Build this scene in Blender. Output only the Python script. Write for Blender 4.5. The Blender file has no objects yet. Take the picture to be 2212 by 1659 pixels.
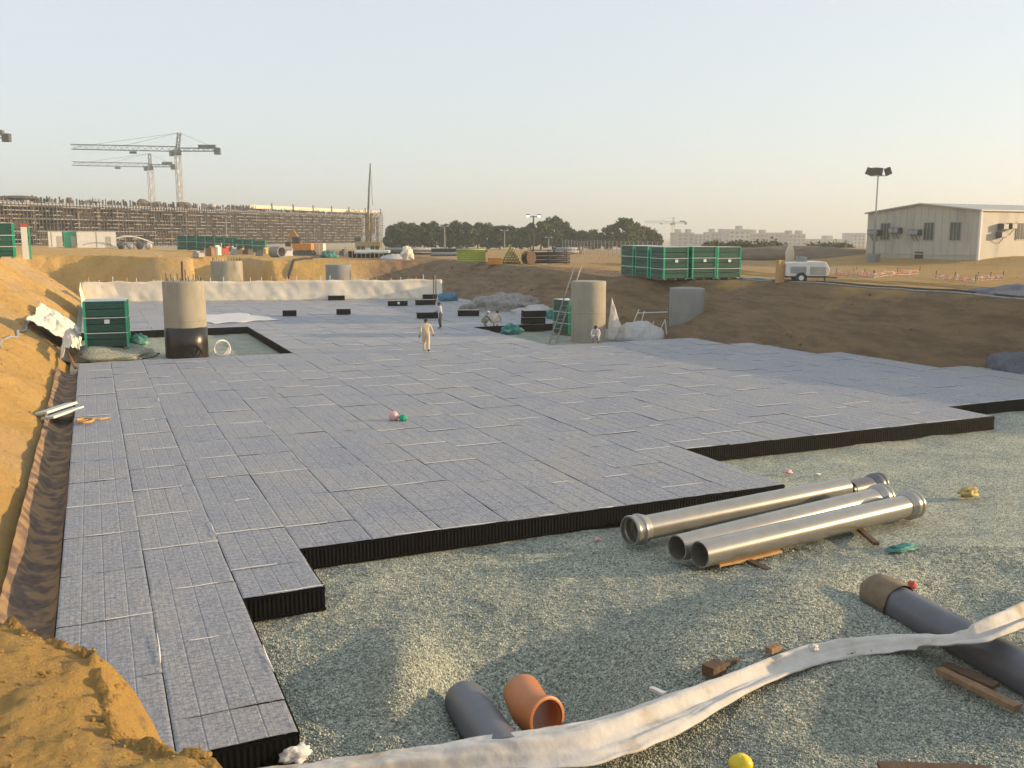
import bpy, bmesh, math, random
import numpy as np
from mathutils import Vector, Matrix, noise, Euler
R = math.radians
random.seed(7)
scene = bpy.context.scene
col = scene.collection

# ------------------------------------------------------------------ camera, sky, sun, exposure
F_PX, CX, CY = 2040.0, 1106.0, 829.5          # photograph measured at 2212 x 1659
PITCH = math.atan((CY - 508.0) / F_PX); YAW = R(23.85); CAM_Z = 6.55
cam_d = bpy.data.cameras.new('camera'); cam = bpy.data.objects.new('camera', cam_d); col.objects.link(cam)
cam.location = (0, 0, CAM_Z); cam.rotation_euler = (math.pi/2 - PITCH, 0, -YAW)
cam_d.sensor_width = 36; cam_d.lens = 36 * F_PX / 2212; cam_d.clip_start = 0.1; cam_d.clip_end = 9000
scene.camera = cam
SUN_EL, SUN_AZ = R(11.0), R(111.0)             # azimuth clockwise from +Y
world = bpy.data.worlds.new('World'); scene.world = world; world.use_nodes = True
wn = world.node_tree.nodes; wl = world.node_tree.links
bg = wn['Background']
sky = wn.new('ShaderNodeTexSky'); sky.sky_type = 'NISHITA'; sky.sun_disc = False
sky.sun_elevation = SUN_EL; sky.sun_rotation = SUN_AZ
sky.air_density = 1.0; sky.dust_density = 1.0; sky.ozone_density = 1.0; sky.altitude = 0
veil = wn.new('ShaderNodeMix'); veil.data_type = 'RGBA'; veil.inputs[0].default_value = 0.64      # even dusty haze over the whole sky
veil.inputs[7].default_value = (5.0, 5.3, 5.65, 1); wl.new(sky.outputs[0], veil.inputs[6])
wl.new(veil.outputs[2], bg.inputs[0]); bg.inputs[1].default_value = 0.12
sun_d = bpy.data.lights.new('sun', 'SUN'); sun_d.energy = 4.8; sun_d.angle = R(0.8); sun_d.color = (1.0, 0.70, 0.38)
sun = bpy.data.objects.new('sun', sun_d); col.objects.link(sun)
sdir = Vector((math.sin(SUN_AZ)*math.cos(SUN_EL), math.cos(SUN_AZ)*math.cos(SUN_EL), math.sin(SUN_EL)))
sun.rotation_euler = sdir.to_track_quat('Z', 'Y').to_euler(); sun.location = (60, -20, 60)
scene.view_settings.view_transform = 'Standard'; scene.view_settings.look = 'None'
scene.view_settings.exposure = 0.64; scene.view_settings.gamma = 1.0
scene.render.engine = 'CYCLES'

HAZE = 0.0007                                    # density of the dusty air
# ------------------------------------------------------------------ helpers
_th, _yw = PITCH, YAW
_rt = Vector((math.cos(_yw), -math.sin(_yw), 0)); _fh = Vector((math.sin(_yw), math.cos(_yw), 0))
_fw = _fh*math.cos(_th) + Vector((0, 0, -math.sin(_th))); _up = _fh*math.sin(_th) + Vector((0, 0, math.cos(_th)))
CAM = Vector((0, 0, CAM_Z))
def ray(px, py): return _rt*(px-CX) + _up*(CY-py) + _fw*F_PX
def at(px, py, z=0.0):
    d = ray(px, py); return CAM + d*((z-CAM_Z)/d.z)
def atd(px, py, dist):                          # point on the line of sight at a horizontal distance
    d = ray(px, py); return CAM + d*(dist/math.hypot(d.x, d.y))
def mpp(p): return (Vector(p)-CAM).dot(_fw)/F_PX   # metres per photo pixel there

def tag(o, label=None, cat=None, group=None, kind=None):
    if label: o['label'] = label
    if cat: o['category'] = cat
    if group: o['group'] = group
    if kind: o['kind'] = kind
    return o
def link(o, parent=None):
    col.objects.link(o)
    if parent is not None: o.parent = parent
    return o
def empty(name, loc=(0, 0, 0), rz=0.0):
    o = bpy.data.objects.new(name, None); o.empty_display_size = 0.3
    o.location = loc; o.rotation_euler = (0, 0, rz); col.objects.link(o); return o
def copy_tree(o, parent=None):
    c = o.copy(); col.objects.link(c)
    if parent is not None: c.parent = parent
    for ch in list(o.children): copy_tree(ch, c)
    return c

class MB:
    def __init__(s): s.v = []; s.f = []; s.m = []
    def add(s, vs, fs, m=0):
        b = len(s.v); s.v += [tuple(v) for v in vs]; s.f += [tuple(i+b for i in f) for f in fs]; s.m += [m]*len(fs); return s
    def box(s, c, d, rz=0.0, m=0, rot=None, taper=1.0):
        x, y, z = d[0]/2, d[1]/2, d[2]/2
        vs = [Vector((sx*x*(taper if sz > 0 else 1), sy*y*(taper if sz > 0 else 1), sz*z)) for sz in (-1, 1) for sx, sy in ((-1, -1), (1, -1), (1, 1), (-1, 1))]
        M = rot if rot is not None else Matrix.Rotation(rz, 3, 'Z')
        vs = [M @ v + Vector(c) for v in vs]
        return s.add(vs, [(3, 2, 1, 0), (4, 5, 6, 7), (0, 1, 5, 4), (1, 2, 6, 5), (2, 3, 7, 6), (3, 0, 4, 7)], m)
    def bar(s, a, b, w=0.05, h=None, m=0):
        a, b = Vector(a), Vector(b); d = b-a; L = d.length
        if L < 1e-6: return s
        q = d.to_track_quat('Z', 'Y').to_matrix()
        return s.box((a+b)/2, (w, h or w, L), rot=q, m=m)
    def tube(s, pts, r, n=10, m=0, cap=True):
        pts = [Vector(p) for p in pts]; k = len(pts)
        rs = r if isinstance(r, (list, tuple)) else [r]*k
        rings = []; prev = None
        for i, p in enumerate(pts):
            t = (pts[min(i+1, k-1)]-pts[max(i-1, 0)]).normalized()
            if prev is None:
                u = t.orthogonal().normalized()
            else:
                u = (prev - t*prev.dot(t)).normalized()
            prev = u; w = t.cross(u)
            rings.append([p + (u*math.cos(2*math.pi*j/n)+w*math.sin(2*math.pi*j/n))*rs[i] for j in range(n)])
        vs = [v for rg in rings for v in rg]
        fs = [(i*n+j, i*n+(j+1) % n, (i+1)*n+(j+1) % n, (i+1)*n+j) for i in range(k-1) for j in range(n)]
        if cap: fs += [tuple(range(n-1, -1, -1)), tuple((k-1)*n+j for j in range(n))]
        return s.add(vs, fs, m)
    def pipe(s, pts, ro, wall, n=28, m=0):     # hollow pipe along a path; ro may be a list
        k = len(pts); ro = ro if isinstance(ro, (list, tuple)) else [ro]*k
        t = MB(); t.tube(pts, list(ro), n, m, cap=False); i0 = len(t.v)
        t.tube(pts, [x-wall for x in ro], n, m, cap=False)
        for q in range((k-1)*n, len(t.f)): t.f[q] = t.f[q][::-1]
        for j in range(n):
            j2 = (j+1) % n; e = (k-1)*n
            t.f.append((j, i0+j, i0+j2, j2)); t.f.append((e+j, e+j2, i0+e+j2, i0+e+j)); t.m += [m, m]
        return s.add(t.v, t.f, m)
    def lathe(s, prof, c=(0, 0, 0), n=32, m=0, wob=0.0, seed=0):
        c = Vector(c); vs = []; k = len(prof)
        for i, (r, z) in enumerate(prof):
            for j in range(n):
                a = 2*math.pi*j/n
                rr = r*(1+wob*noise.noise((math.cos(a)*1.3+seed, math.sin(a)*1.3, z*1.2)))
                vs.append(c+Vector((rr*math.cos(a), rr*math.sin(a), z)))
        fs = [(i*n+j, i*n+(j+1) % n, (i+1)*n+(j+1) % n, (i+1)*n+j) for i in range(k-1) for j in range(n)]
        if prof[0][0] > 1e-4: fs.append(tuple(range(n-1, -1, -1)))
        if prof[-1][0] > 1e-4: fs.append(tuple((k-1)*n+j for j in range(n)))
        return s.add(vs, fs, m)
    def lump(s, c, d, seed=0, rough=0.25, n=20, k=10, m=0, freq=1.5, flat=0.0):   # irregular closed lump, d = full sizes
        c = Vector(c); vs = []
        for i in range(k+1):
            ph = math.pi*i/k - math.pi/2
            for j in range(n):
                a = 2*math.pi*j/n
                u = Vector((math.cos(ph)*math.cos(a), math.cos(ph)*math.sin(a), math.sin(ph)))
                q = 1 + rough*noise.noise(u*freq+Vector((seed*3.1, seed*1.7, 0))) + rough*.6*noise.noise(u*freq*2.7+Vector((seed, 7, 3))) + rough*.35*noise.noise(u*freq*6+Vector((seed, 1, 9)))
                p = Vector((u.x*d[0]/2*q, u.y*d[1]/2*q, u.z*d[2]/2*q))
                if flat and p.z < -d[2]/2*flat: p.z = -d[2]/2*flat
                vs.append(c+p)
        fs = [(i*n+j, i*n+(j+1) % n, (i+1)*n+(j+1) % n, (i+1)*n+j) for i in range(k) for j in range(n)]
        return s.add(vs, fs, m)
    def mesh(s, name, mats, smooth=False):
        me = bpy.data.meshes.new(name); me.from_pydata(s.v, [], s.f)
        for m in (mats if isinstance(mats, (list, tuple)) else [mats]): me.materials.append(m)
        me.polygons.foreach_set('material_index', s.m)
        if smooth: me.polygons.foreach_set('use_smooth', [True]*len(s.f))
        me.update(); return me
    def build(s, name, mats, parent=None, smooth=False, bevel=0.0, loc=None, autos=False):
        o = bpy.data.objects.new(name, s.mesh(name, mats, smooth))
        link(o, parent)
        if loc is not None: o.location = loc
        if bevel:
            b = o.modifiers.new('bevel', 'BEVEL'); b.width = bevel; b.segments = 2; b.limit_method = 'ANGLE'
        if autos: o.data.set_sharp_from_angle(angle=R(35))
        return o
def grid_mesh(name, xs, ys, zf, mats, smooth=True):
    nx, ny = len(xs), len(ys)
    vs = [(x, y, zf(x, y)) for y in ys for x in xs]
    fs = [(j*nx+i, j*nx+i+1, (j+1)*nx+i+1, (j+1)*nx+i) for j in range(ny-1) for i in range(nx-1)]
    me = bpy.data.meshes.new(name); me.from_pydata(vs, [], fs)
    for m in (mats if isinstance(mats, (list, tuple)) else [mats]): me.materials.append(m)
    if smooth: me.polygons.foreach_set('use_smooth', [True]*len(fs))
    me.update(); o = bpy.data.objects.new(name, me); link(o); return o
def sm(t): t = min(1, max(0, t)); return t*t*(3-2*t)
def fbm(x, y, s=1.0, o=3, seed=0.0):
    v = 0; a = 1.0
    for i in range(o):
        v += a*noise.noise((x*s+seed, y*s-seed, seed*.7+i*3.3)); s *= 2.1; a *= .5
    return v

# ------------------------------------------------------------------ materials
def new_mat(name):
    m = bpy.data.materials.new(name); m.use_nodes = True
    return m, m.node_tree.nodes, m.node_tree.links, m.node_tree.nodes['Principled BSDF']
def ramp(nodes, stops):
    r = nodes.new('ShaderNodeValToRGB'); e = r.color_ramp.elements
    while len(e) < len(stops): e.new(0.5)
    for i, (p, c) in enumerate(stops): e[i].position = p; e[i].color = (*c, 1)
    return r
def surf(name, c1, c2=None, scale=3.0, rough=0.8, bump=0.2, bscale=None, detail=6, metal=0.0, c3=None, p3=0.62, s3=0.7, spec=0.4, rand=0.0, bdist=0.02, stretch=None):
    m, N, L, B = new_mat(name)
    tc = N.new('ShaderNodeTexCoord'); vec = tc.outputs['Object']
    if stretch:
        mp = N.new('ShaderNodeMapping'); mp.inputs['Scale'].default_value = stretch; L.new(vec, mp.inputs[0]); vec = mp.outputs[0]
    c2 = c2 or tuple(x*.75 for x in c1)
    n1 = N.new('ShaderNodeTexNoise'); n1.inputs['Scale'].default_value = scale; n1.inputs['Detail'].default_value = detail; n1.inputs['Roughness'].default_value = .62
    L.new(vec, n1.inputs['Vector'])
    r = ramp(N, [(0.32, c2), (0.68, c1)]); L.new(n1.outputs[0], r.inputs[0]); out = r.outputs[0]
    if c3:
        n3 = N.new('ShaderNodeTexNoise'); n3.inputs['Scale'].default_value = s3; n3.inputs['Detail'].default_value = 5; L.new(vec, n3.inputs['Vector'])
        r3 = ramp(N, [(p3-.08, (0, 0, 0)), (p3+.06, (1, 1, 1))]); L.new(n3.outputs[0], r3.inputs[0])
        mx = N.new('ShaderNodeMix'); mx.data_type = 'RGBA'; L.new(r3.outputs[0], mx.inputs[0]); L.new(out, mx.inputs[6]); mx.inputs[7].default_value = (*c3, 1); out = mx.outputs[2]
    if rand:
        oi = N.new('ShaderNodeObjectInfo'); mr = N.new('ShaderNodeMapRange'); L.new(oi.outputs['Random'], mr.inputs[0]); mr.inputs[3].default_value = 1-rand; mr.inputs[4].default_value = 1+rand
        hs = N.new('ShaderNodeHueSaturation'); L.new(mr.outputs[0], hs.inputs['Value']); L.new(out, hs.inputs['Color']); out = hs.outputs[0]
    L.new(out, B.inputs['Base Color'])
    B.inputs['Roughness'].default_value = rough; B.inputs['Metallic'].default_value = metal; B.inputs['Specular IOR Level'].default_value = spec
    if bump:
        nb = N.new('ShaderNodeTexNoise'); nb.inputs['Scale'].default_value = bscale or scale*4; nb.inputs['Detail'].default_value = 8; L.new(vec, nb.inputs['Vector'])
        bp = N.new('ShaderNodeBump'); bp.inputs['Strength'].default_value = bump; bp.inputs['Distance'].default_value = bdist; L.new(nb.outputs[0], bp.inputs['Height']); L.new(bp.outputs[0], B.inputs['Normal'])
    return m

def soil_mat(name, a, b, dark, pale, scale=1.0, bump=.8, bank_shade=None):
    m, N, L, B = new_mat(name); tc = N.new('ShaderNodeTexCoord'); v = tc.outputs['Object']
    def nz(s, d=6, rgh=.6):
        n = N.new('ShaderNodeTexNoise'); n.inputs['Scale'].default_value = s; n.inputs['Detail'].default_value = d; n.inputs['Roughness'].default_value = rgh; L.new(v, n.inputs['Vector']); return n.outputs[0]
    r1 = ramp(N, [(.3, b), (.62, a)]); L.new(nz(.35*scale, 8), r1.inputs[0])
    r2 = ramp(N, [(.56, (0, 0, 0)), (.70, (1, 1, 1))]); L.new(nz(1.7*scale, 8, .7), r2.inputs[0])
    m1 = N.new('ShaderNodeMix'); m1.data_type = 'RGBA'; L.new(r2.outputs[0], m1.inputs[0]); L.new(r1.outputs[0], m1.inputs[6]); m1.inputs[7].default_value = (*dark, 1)
    r3 = ramp(N, [(.60, (0, 0, 0)), (.78, (.8, .8, .8))]); L.new(nz(6*scale, 6, .7), r3.inputs[0])
    m2 = N.new('ShaderNodeMix'); m2.data_type = 'RGBA'; L.new(r3.outputs[0], m2.inputs[0]); L.new(m1.outputs[2], m2.inputs[6]); m2.inputs[7].default_value = (*pale, 1)
    out = m2.outputs[2]
    if bank_shade:
        r5 = ramp(N, [(.48, (0, 0, 0)), (.66, (.6, .6, .6))]); L.new(nz(.06, 6), r5.inputs[0])
        m5 = N.new('ShaderNodeMix'); m5.data_type = 'RGBA'; L.new(r5.outputs[0], m5.inputs[0]); L.new(out, m5.inputs[6]); m5.inputs[7].default_value = (.46, .37, .27, 1); out = m5.outputs[2]
    if bank_shade:                                     # right bank's shade painted into the soil colour; browner ground beyond its crest
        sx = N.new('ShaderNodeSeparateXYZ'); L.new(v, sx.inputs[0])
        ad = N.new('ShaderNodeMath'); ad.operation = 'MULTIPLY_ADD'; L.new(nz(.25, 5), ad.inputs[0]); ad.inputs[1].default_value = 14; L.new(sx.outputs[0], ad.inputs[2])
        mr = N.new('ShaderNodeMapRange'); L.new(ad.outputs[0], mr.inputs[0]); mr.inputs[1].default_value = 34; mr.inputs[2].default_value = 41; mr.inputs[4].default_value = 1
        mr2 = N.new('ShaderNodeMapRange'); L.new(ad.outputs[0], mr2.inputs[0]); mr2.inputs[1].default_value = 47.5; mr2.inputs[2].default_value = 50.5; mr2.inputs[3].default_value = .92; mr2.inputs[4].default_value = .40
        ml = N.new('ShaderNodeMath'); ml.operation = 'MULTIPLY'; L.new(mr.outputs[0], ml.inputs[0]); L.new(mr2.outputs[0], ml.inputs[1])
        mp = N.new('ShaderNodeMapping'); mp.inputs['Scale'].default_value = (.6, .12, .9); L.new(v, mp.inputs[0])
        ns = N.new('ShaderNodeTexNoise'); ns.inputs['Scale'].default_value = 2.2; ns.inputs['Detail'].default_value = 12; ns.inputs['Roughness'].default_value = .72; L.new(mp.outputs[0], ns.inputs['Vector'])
        rd = ramp(N, [(.33, (.105, .073, .050)), (.45, bank_shade[1]), (.53, bank_shade[0]), (.61, (.225, .145, .085)), (.70, (.26, .205, .145))]); L.new(ns.outputs[0], rd.inputs[0])
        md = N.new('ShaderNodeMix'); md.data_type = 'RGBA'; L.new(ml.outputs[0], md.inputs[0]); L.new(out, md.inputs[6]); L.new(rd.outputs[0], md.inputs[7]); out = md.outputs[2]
    L.new(out, B.inputs['Base Color']); B.inputs['Roughness'].default_value = .95; B.inputs['Specular IOR Level'].default_value = .15
    n1 = nz(2.5*scale, 12, .75)
    bp = N.new('ShaderNodeBump'); bp.inputs['Strength'].default_value = bump; bp.inputs['Distance'].default_value = .14/scale; L.new(n1, bp.inputs['Height'])
    b2 = N.new('ShaderNodeBump'); b2.inputs['Strength'].default_value = bump; b2.inputs['Distance'].default_value = .45/scale; L.new(nz(.8*scale, 10, .72), b2.inputs['Height']); L.new(bp.outputs[0], b2.inputs['Normal']); L.new(b2.outputs[0], B.inputs['Normal'])
    return m

def gravel_mat(name):
    m, N, L, B = new_mat(name); tc = N.new('ShaderNodeTexCoord'); v = tc.outputs['Object']
    vo = N.new('ShaderNodeTexVoronoi'); vo.inputs['Scale'].default_value = 30; L.new(v, vo.inputs['Vector'])
    sp = N.new('ShaderNodeSeparateColor'); L.new(vo.outputs['Color'], sp.inputs[0])
    r = ramp(N, [(0, (.15, .17, .155)), (.35, (.29, .32, .28)), (.7, (.42, .45, .39)), (1, (.62, .62, .53))]); L.new(sp.outputs[0], r.inputs[0])
    n = N.new('ShaderNodeTexNoise'); n.inputs['Scale'].default_value = .8; n.inputs['Detail'].default_value = 6; L.new(v, n.inputs['Vector'])
    r2 = ramp(N, [(.3, (.72, .78, .80)), (.7, (1.12, 1.08, .98))]); L.new(n.outputs[0], r2.inputs[0])
    mx = N.new('ShaderNodeMix'); mx.data_type = 'RGBA'; mx.blend_type = 'MULTIPLY'; mx.inputs[0].default_value = 1; L.new(r.outputs[0], mx.inputs[6]); L.new(r2.outputs[0], mx.inputs[7])
    L.new(mx.outputs[2], B.inputs['Base Color']); B.inputs['Roughness'].default_value = .85; B.inputs['Specular IOR Level'].default_value = .25
    bp = N.new('ShaderNodeBump'); bp.invert = True; bp.inputs['Strength'].default_value = 1; bp.inputs['Distance'].default_value = .03; L.new(vo.outputs['Distance'], bp.inputs['Height']); L.new(bp.outputs[0], B.inputs['Normal'])
    return m
def stone_mat(name):
    m, N, L, B = new_mat(name); g = N.new('ShaderNodeNewGeometry')
    r = ramp(N, [(0, (.15, .17, .155)), (.4, (.30, .33, .29)), (.75, (.44, .47, .41)), (1, (.66, .66, .56))]); L.new(g.outputs['Random Per Island'], r.inputs[0])
    L.new(r.outputs[0], B.inputs['Base Color']); B.inputs['Roughness'].default_value = .8; B.inputs['Specular IOR Level'].default_value = .3; return m

def fabric_mat(name, per_object=True):
    m, N, L, B = new_mat(name); tc = N.new('ShaderNodeTexCoord'); ge = N.new('ShaderNodeNewGeometry'); v = ge.outputs['Position']
    n1 = N.new('ShaderNodeTexNoise'); n1.inputs['Scale'].default_value = 15; n1.inputs['Detail'].default_value = 9; n1.inputs['Roughness'].default_value = .82; L.new(v, n1.inputs['Vector'])
    r = ramp(N, [(.34, (.115, .12, .13)), (.50, (.285, .293, .315)), (.66, (.46, .468, .49))]); L.new(n1.outputs[0], r.inputs[0])
    n2 = N.new('ShaderNodeTexNoise'); n2.inputs['Scale'].default_value = .6; n2.inputs['Detail'].default_value = 8; L.new(v, n2.inputs['Vector'])
    r2 = ramp(N, [(.36, (.90, .92, .98)), (.56, (1.02, 1.02, 1.02)), (.72, (1.10, 1.05, .93))]); L.new(n2.outputs[0], r2.inputs[0])
    mx = N.new('ShaderNodeMix'); mx.data_type = 'RGBA'; mx.blend_type = 'MULTIPLY'; mx.inputs[0].default_value = 1; L.new(r.outputs[0], mx.inputs[6]); L.new(r2.outputs[0], mx.inputs[7]); out = mx.outputs[2]
    if per_object:
        oi = N.new('ShaderNodeObjectInfo'); r3 = ramp(N, [(0, (.94, .95, .98)), (.5, (1, 1, 1)), (1, (1.05, 1.04, 1.01))]); L.new(oi.outputs['Random'], r3.inputs[0])
        m3 = N.new('ShaderNodeMix'); m3.data_type = 'RGBA'; m3.blend_type = 'MULTIPLY'; m3.inputs[0].default_value = 1; L.new(out, m3.inputs[6]); L.new(r3.outputs[0], m3.inputs[7]); out = m3.outputs[2]
    else:
        g3 = N.new('ShaderNodeNewGeometry'); r3 = ramp(N, [(0, (.94, .95, .98)), (.5, (1, 1, 1)), (1, (1.05, 1.04, 1.01))]); L.new(g3.outputs['Random Per Island'], r3.inputs[0])
        m3 = N.new('ShaderNodeMix'); m3.data_type = 'RGBA'; m3.blend_type = 'MULTIPLY'; m3.inputs[0].default_value = 1; L.new(out, m3.inputs[6]); L.new(r3.outputs[0], m3.inputs[7]); out = m3.outputs[2]
    n6 = N.new('ShaderNodeTexNoise'); n6.inputs['Scale'].default_value = 1.1; n6.inputs['Detail'].default_value = 9; n6.inputs['Roughness'].default_value = .7; L.new(v, n6.inputs['Vector'])
    r6 = ramp(N, [(.54, (0, 0, 0)), (.72, (.5, .5, .5))]); L.new(n6.outputs[0], r6.inputs[0])
    m6 = N.new('ShaderNodeMix'); m6.data_type = 'RGBA'; L.new(r6.outputs[0], m6.inputs[0]); L.new(out, m6.inputs[6]); m6.inputs[7].default_value = (.40, .35, .265, 1); out = m6.outputs[2]
    if per_object:
        sx = N.new('ShaderNodeSeparateXYZ'); L.new(tc.outputs['Object'], sx.inputs[0]); prev = None
        for ax_, n_ in ((0, 16), (1, 12)):
            mu = N.new('ShaderNodeMath'); mu.operation = 'MULTIPLY'; mu.inputs[1].default_value = n_; L.new(sx.outputs[ax_], mu.inputs[0])
            fr = N.new('ShaderNodeMath'); fr.operation = 'FRACT'; L.new(mu.outputs[0], fr.inputs[0])
            lt = N.new('ShaderNodeMath'); lt.operation = 'LESS_THAN'; lt.inputs[1].default_value = .10; L.new(fr.outputs[0], lt.inputs[0])
            if prev is None: prev = lt
            else:
                mxx = N.new('ShaderNodeMath'); mxx.operation = 'MAXIMUM'; L.new(prev.outputs[0], mxx.inputs[0]); L.new(lt.outputs[0], mxx.inputs[1]); prev = mxx
        mm = N.new('ShaderNodeMath'); mm.operation = 'MULTIPLY'; L.new(prev.outputs[0], mm.inputs[0]); L.new(n2.outputs[0], mm.inputs[1])
        m7 = N.new('ShaderNodeMix'); m7.data_type = 'RGBA'; L.new(mm.outputs[0], m7.inputs[0]); L.new(out, m7.inputs[6]); m7.inputs[7].default_value = (.14, .145, .155, 1); out = m7.outputs[2]
    L.new(out, B.inputs['Base Color']); B.inputs['Roughness'].default_value = .6; B.inputs['Specular IOR Level'].default_value = .5
    n4 = N.new('ShaderNodeTexNoise'); n4.inputs['Scale'].default_value = 5; n4.inputs['Detail'].default_value = 10; n4.inputs['Roughness'].default_value = .7; L.new(v, n4.inputs['Vector'])
    bp = N.new('ShaderNodeBump'); bp.inputs['Strength'].default_value = .7; bp.inputs['Distance'].default_value = .05; L.new(n4.outputs[0], bp.inputs['Height']); L.new(bp.outputs[0], B.inputs['Normal'])
    return m

def leaf_mat(name, c1, c2):
    m, N, L, B = new_mat(name); g = N.new('ShaderNodeNewGeometry')
    r = ramp(N, [(0, c1), (1, c2)]); L.new(g.outputs['Random Per Island'], r.inputs[0]); L.new(r.outputs[0], B.inputs['Base Color'])
    B.inputs['Roughness'].default_value = .7; B.inputs['Specular IOR Level'].default_value = .2; return m

M = {}
M['soil'] = soil_mat('soil', (.57, .37, .125), (.47, .29, .092), (.33, .20, .075), (.62, .45, .21), bank_shade=((.190, .136, .090), (.145, .101, .066)))  # last pair: same soil darkened to carry the right bank's shade
M['mound'] = soil_mat('mound_soil', (.62, .40, .135), (.52, .32, .105), (.31, .23, .165), (.68, .50, .24), scale=2.2, bump=1.0)
M['gravel'] = gravel_mat('gravel'); M['stone'] = stone_mat('gravel_stones')
M['fabric'] = fabric_mat('geotextile'); M['fabric_far'] = fabric_mat('geotextile_far', False)
M['black'] = surf('black_plastic', (.0045, .0045, .005), (.003, .003, .0035), 20, .6, .1, spec=.06)
M['tape'] = surf('white_fibre', (.72, .72, .70), (.5, .5, .5), 14, .8, .2)
M['white_cloth'] = surf('white_geotextile', (.62, .60, .56), (.50, .48, .44), 3.0, .75, .5, 9, c3=(.36, .30, .22), p3=.66, s3=1.6)
M['cream_cloth'] = surf('cream_geotextile', (.80, .74, .62), (.68, .61, .49), 1.2, .8, .4, 3, c3=(.45, .38, .28), p3=.68, s3=.5)
M['conc'] = surf('concrete', (.36, .33, .26), (.27, .25, .20), 1.6, .85, .25, 12, c3=(.15, .13, .10), p3=.66, s3=.8, stretch=(1, 1, .35))
M['conc_dark'] = surf('concrete_grey', (.28, .28, .27), (.21, .21, .21), 1.6, .85, .25, 12, c3=(.14, .13, .11), p3=.66, s3=.8, stretch=(1, 1, .35))
M['bitumen'] = surf('bitumen_coating', (.016, .012, .009), (.009, .007, .006), 3, .32, .2, 14, spec=.5)
M['dgreen'] = surf('dark_green_crates', (.012, .100, .070), (.008, .062, .048), 8, .5, .3, 30, rand=.2)
M['green'] = surf('bright_green_plastic', (.02, .44, .24), (.015, .36, .19), 8, .5, .1, rand=.15)
M['strap'] = surf('pale_strap', (.62, .70, .66), None, 8, .5, 0)
M['paper'] = surf('white_label', (.8, .8, .8), (.7, .7, .7), 8, .6, 0)
M['pvc'] = surf('grey_pvc', (.37, .355, .32), (.31, .30, .27), 2.5, .24, .03, 30, spec=.6, metal=.6, c3=(.27, .25, .21), p3=.7)
M['pvc_in'] = surf('grey_pvc_inside', (.06, .06, .065), (.05, .05, .055), 3, .4, 0)
M['slate'] = surf('slate_pvc', (.12, .125, .145), (.095, .10, .118), 2.5, .38, .06, 20, c3=(.2, .19, .17), p3=.68)
M['terra'] = surf('terracotta_pvc', (.46, .175, .055), (.38, .14, .045), 3, .42, .08, 25)
M['wood'] = surf('weathered_timber', (.30, .19, .10), (.20, .12, .065), 6, .85, .5, 25, stretch=(1, 1, .2))
M['wood_pale'] = surf('fresh_timber', (.55, .34, .15), (.42, .25, .10), 6, .8, .4, 25)
M['wood_dark'] = surf('dark_timber', (.13, .08, .05), (.09, .055, .035), 6, .85, .5, 25)
M['brown_cloth'] = surf('brown_sacking', (.22, .17, .11), (.15, .115, .075), 5, .95, .6, 18)
M['liner'] = surf('brown_membrane', (.175, .130, .105), (.115, .082, .066), 7, .9, .5, 14, c3=(.30, .20, .11), p3=.52, s3=2.4, bdist=.03, spec=.12)
M['hose'] = surf('black_hose', (.03, .03, .028), None, 6, .6, .1)
M['white'] = surf('white_paint', (.74, .73, .70), (.64, .63, .60), 1.5, .6, .05)
M['offwhite'] = surf('offwhite_metal', (.46, .44, .375), (.40, .385, .33), .8, .6, .05, c3=(.33, .32, .28), p3=.62, s3=.6, stretch=(1, 1, .25))
M['grey'] = surf('grey_metal', (.33, .34, .35), (.26, .27, .28), 3, .5, .05)
M['dgrey'] = surf('dark_grey_metal', (.08, .085, .09), (.06, .065, .07), 3, .5, .05)
M['glass'] = surf('dark_window', (.05, .055, .06), (.035, .04, .045), 2, .12, 0, spec=.6)
M['rust'] = surf('scaffold_brown', (.115, .092, .078), (.075, .060, .052), 2, .8, .1)
M['scaf'] = surf('scaffold_grey', (.33, .31, .275), (.22, .205, .185), 2, .7, .05)
M['slab'] = surf('slab_concrete', (.22, .20, .178), (.16, .148, .13), .6, .9, .1)
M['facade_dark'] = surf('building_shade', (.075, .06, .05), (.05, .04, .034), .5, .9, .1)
M['fascia'] = surf('fresh_formwork', (.72, .62, .46), (.62, .53, .40), .5, .8, .05)
M['yellow'] = surf('yellow_paint', (.46, .35, .11), (.38, .28, .09), 2, .5, .05)
M['ypipe'] = surf('yellow_pipe', (.70, .58, .04), (.6, .48, .03), 2, .4, .03, rand=.12)
M['lime'] = surf('lime_pipe', (.42, .46, .08), (.34, .38, .06), 2, .5, .03, rand=.12)
M['orange'] = surf('orange_paint', (.62, .26, .03), (.5, .2, .03), 2, .5, .05)
M['crane_y'] = surf('crane_cream', (.58, .46, .27), (.50, .40, .24), 1, .6, 0)
M['crane_d'] = surf('crane_dark', (.13, .15, .15), (.10, .12, .12), 1, .6, 0)
M['red'] = surf('red_plastic', (.55, .10, .08), (.42, .07, .06), 3, .6, .05)
M['pink'] = surf('pink_plastic', (.74, .46, .46), (.64, .36, .38), 3, .6, .1)
M['teal'] = surf('teal_net', (.03, .22, .19), (.02, .13, .13), 7, .8, .6, 14, c3=(.2, .4, .34), p3=.6, s3=3)
M['blue'] = surf('blue_tarp', (.06, .22, .32), (.04, .15, .24), 4, .6, .6, 9)
M['rubble'] = surf('rubble', (.36, .35, .33), (.20, .19, .17), 4, .95, .9, 10, bdist=.1)
M['pale_rub'] = surf('pale_rubble', (.50, .50, .50), (.38, .38, .38), 4, .95, .7, 10, bdist=.08)
M['greygravel'] = surf('grey_gravel_heap', (.14, .15, .185), (.085, .095, .12), 9, .95, .8, 16, bdist=.08)
M['netred'] = surf('orange_mesh', (.75, .34, .28), (.62, .24, .2), 3, .7, .2)
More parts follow.
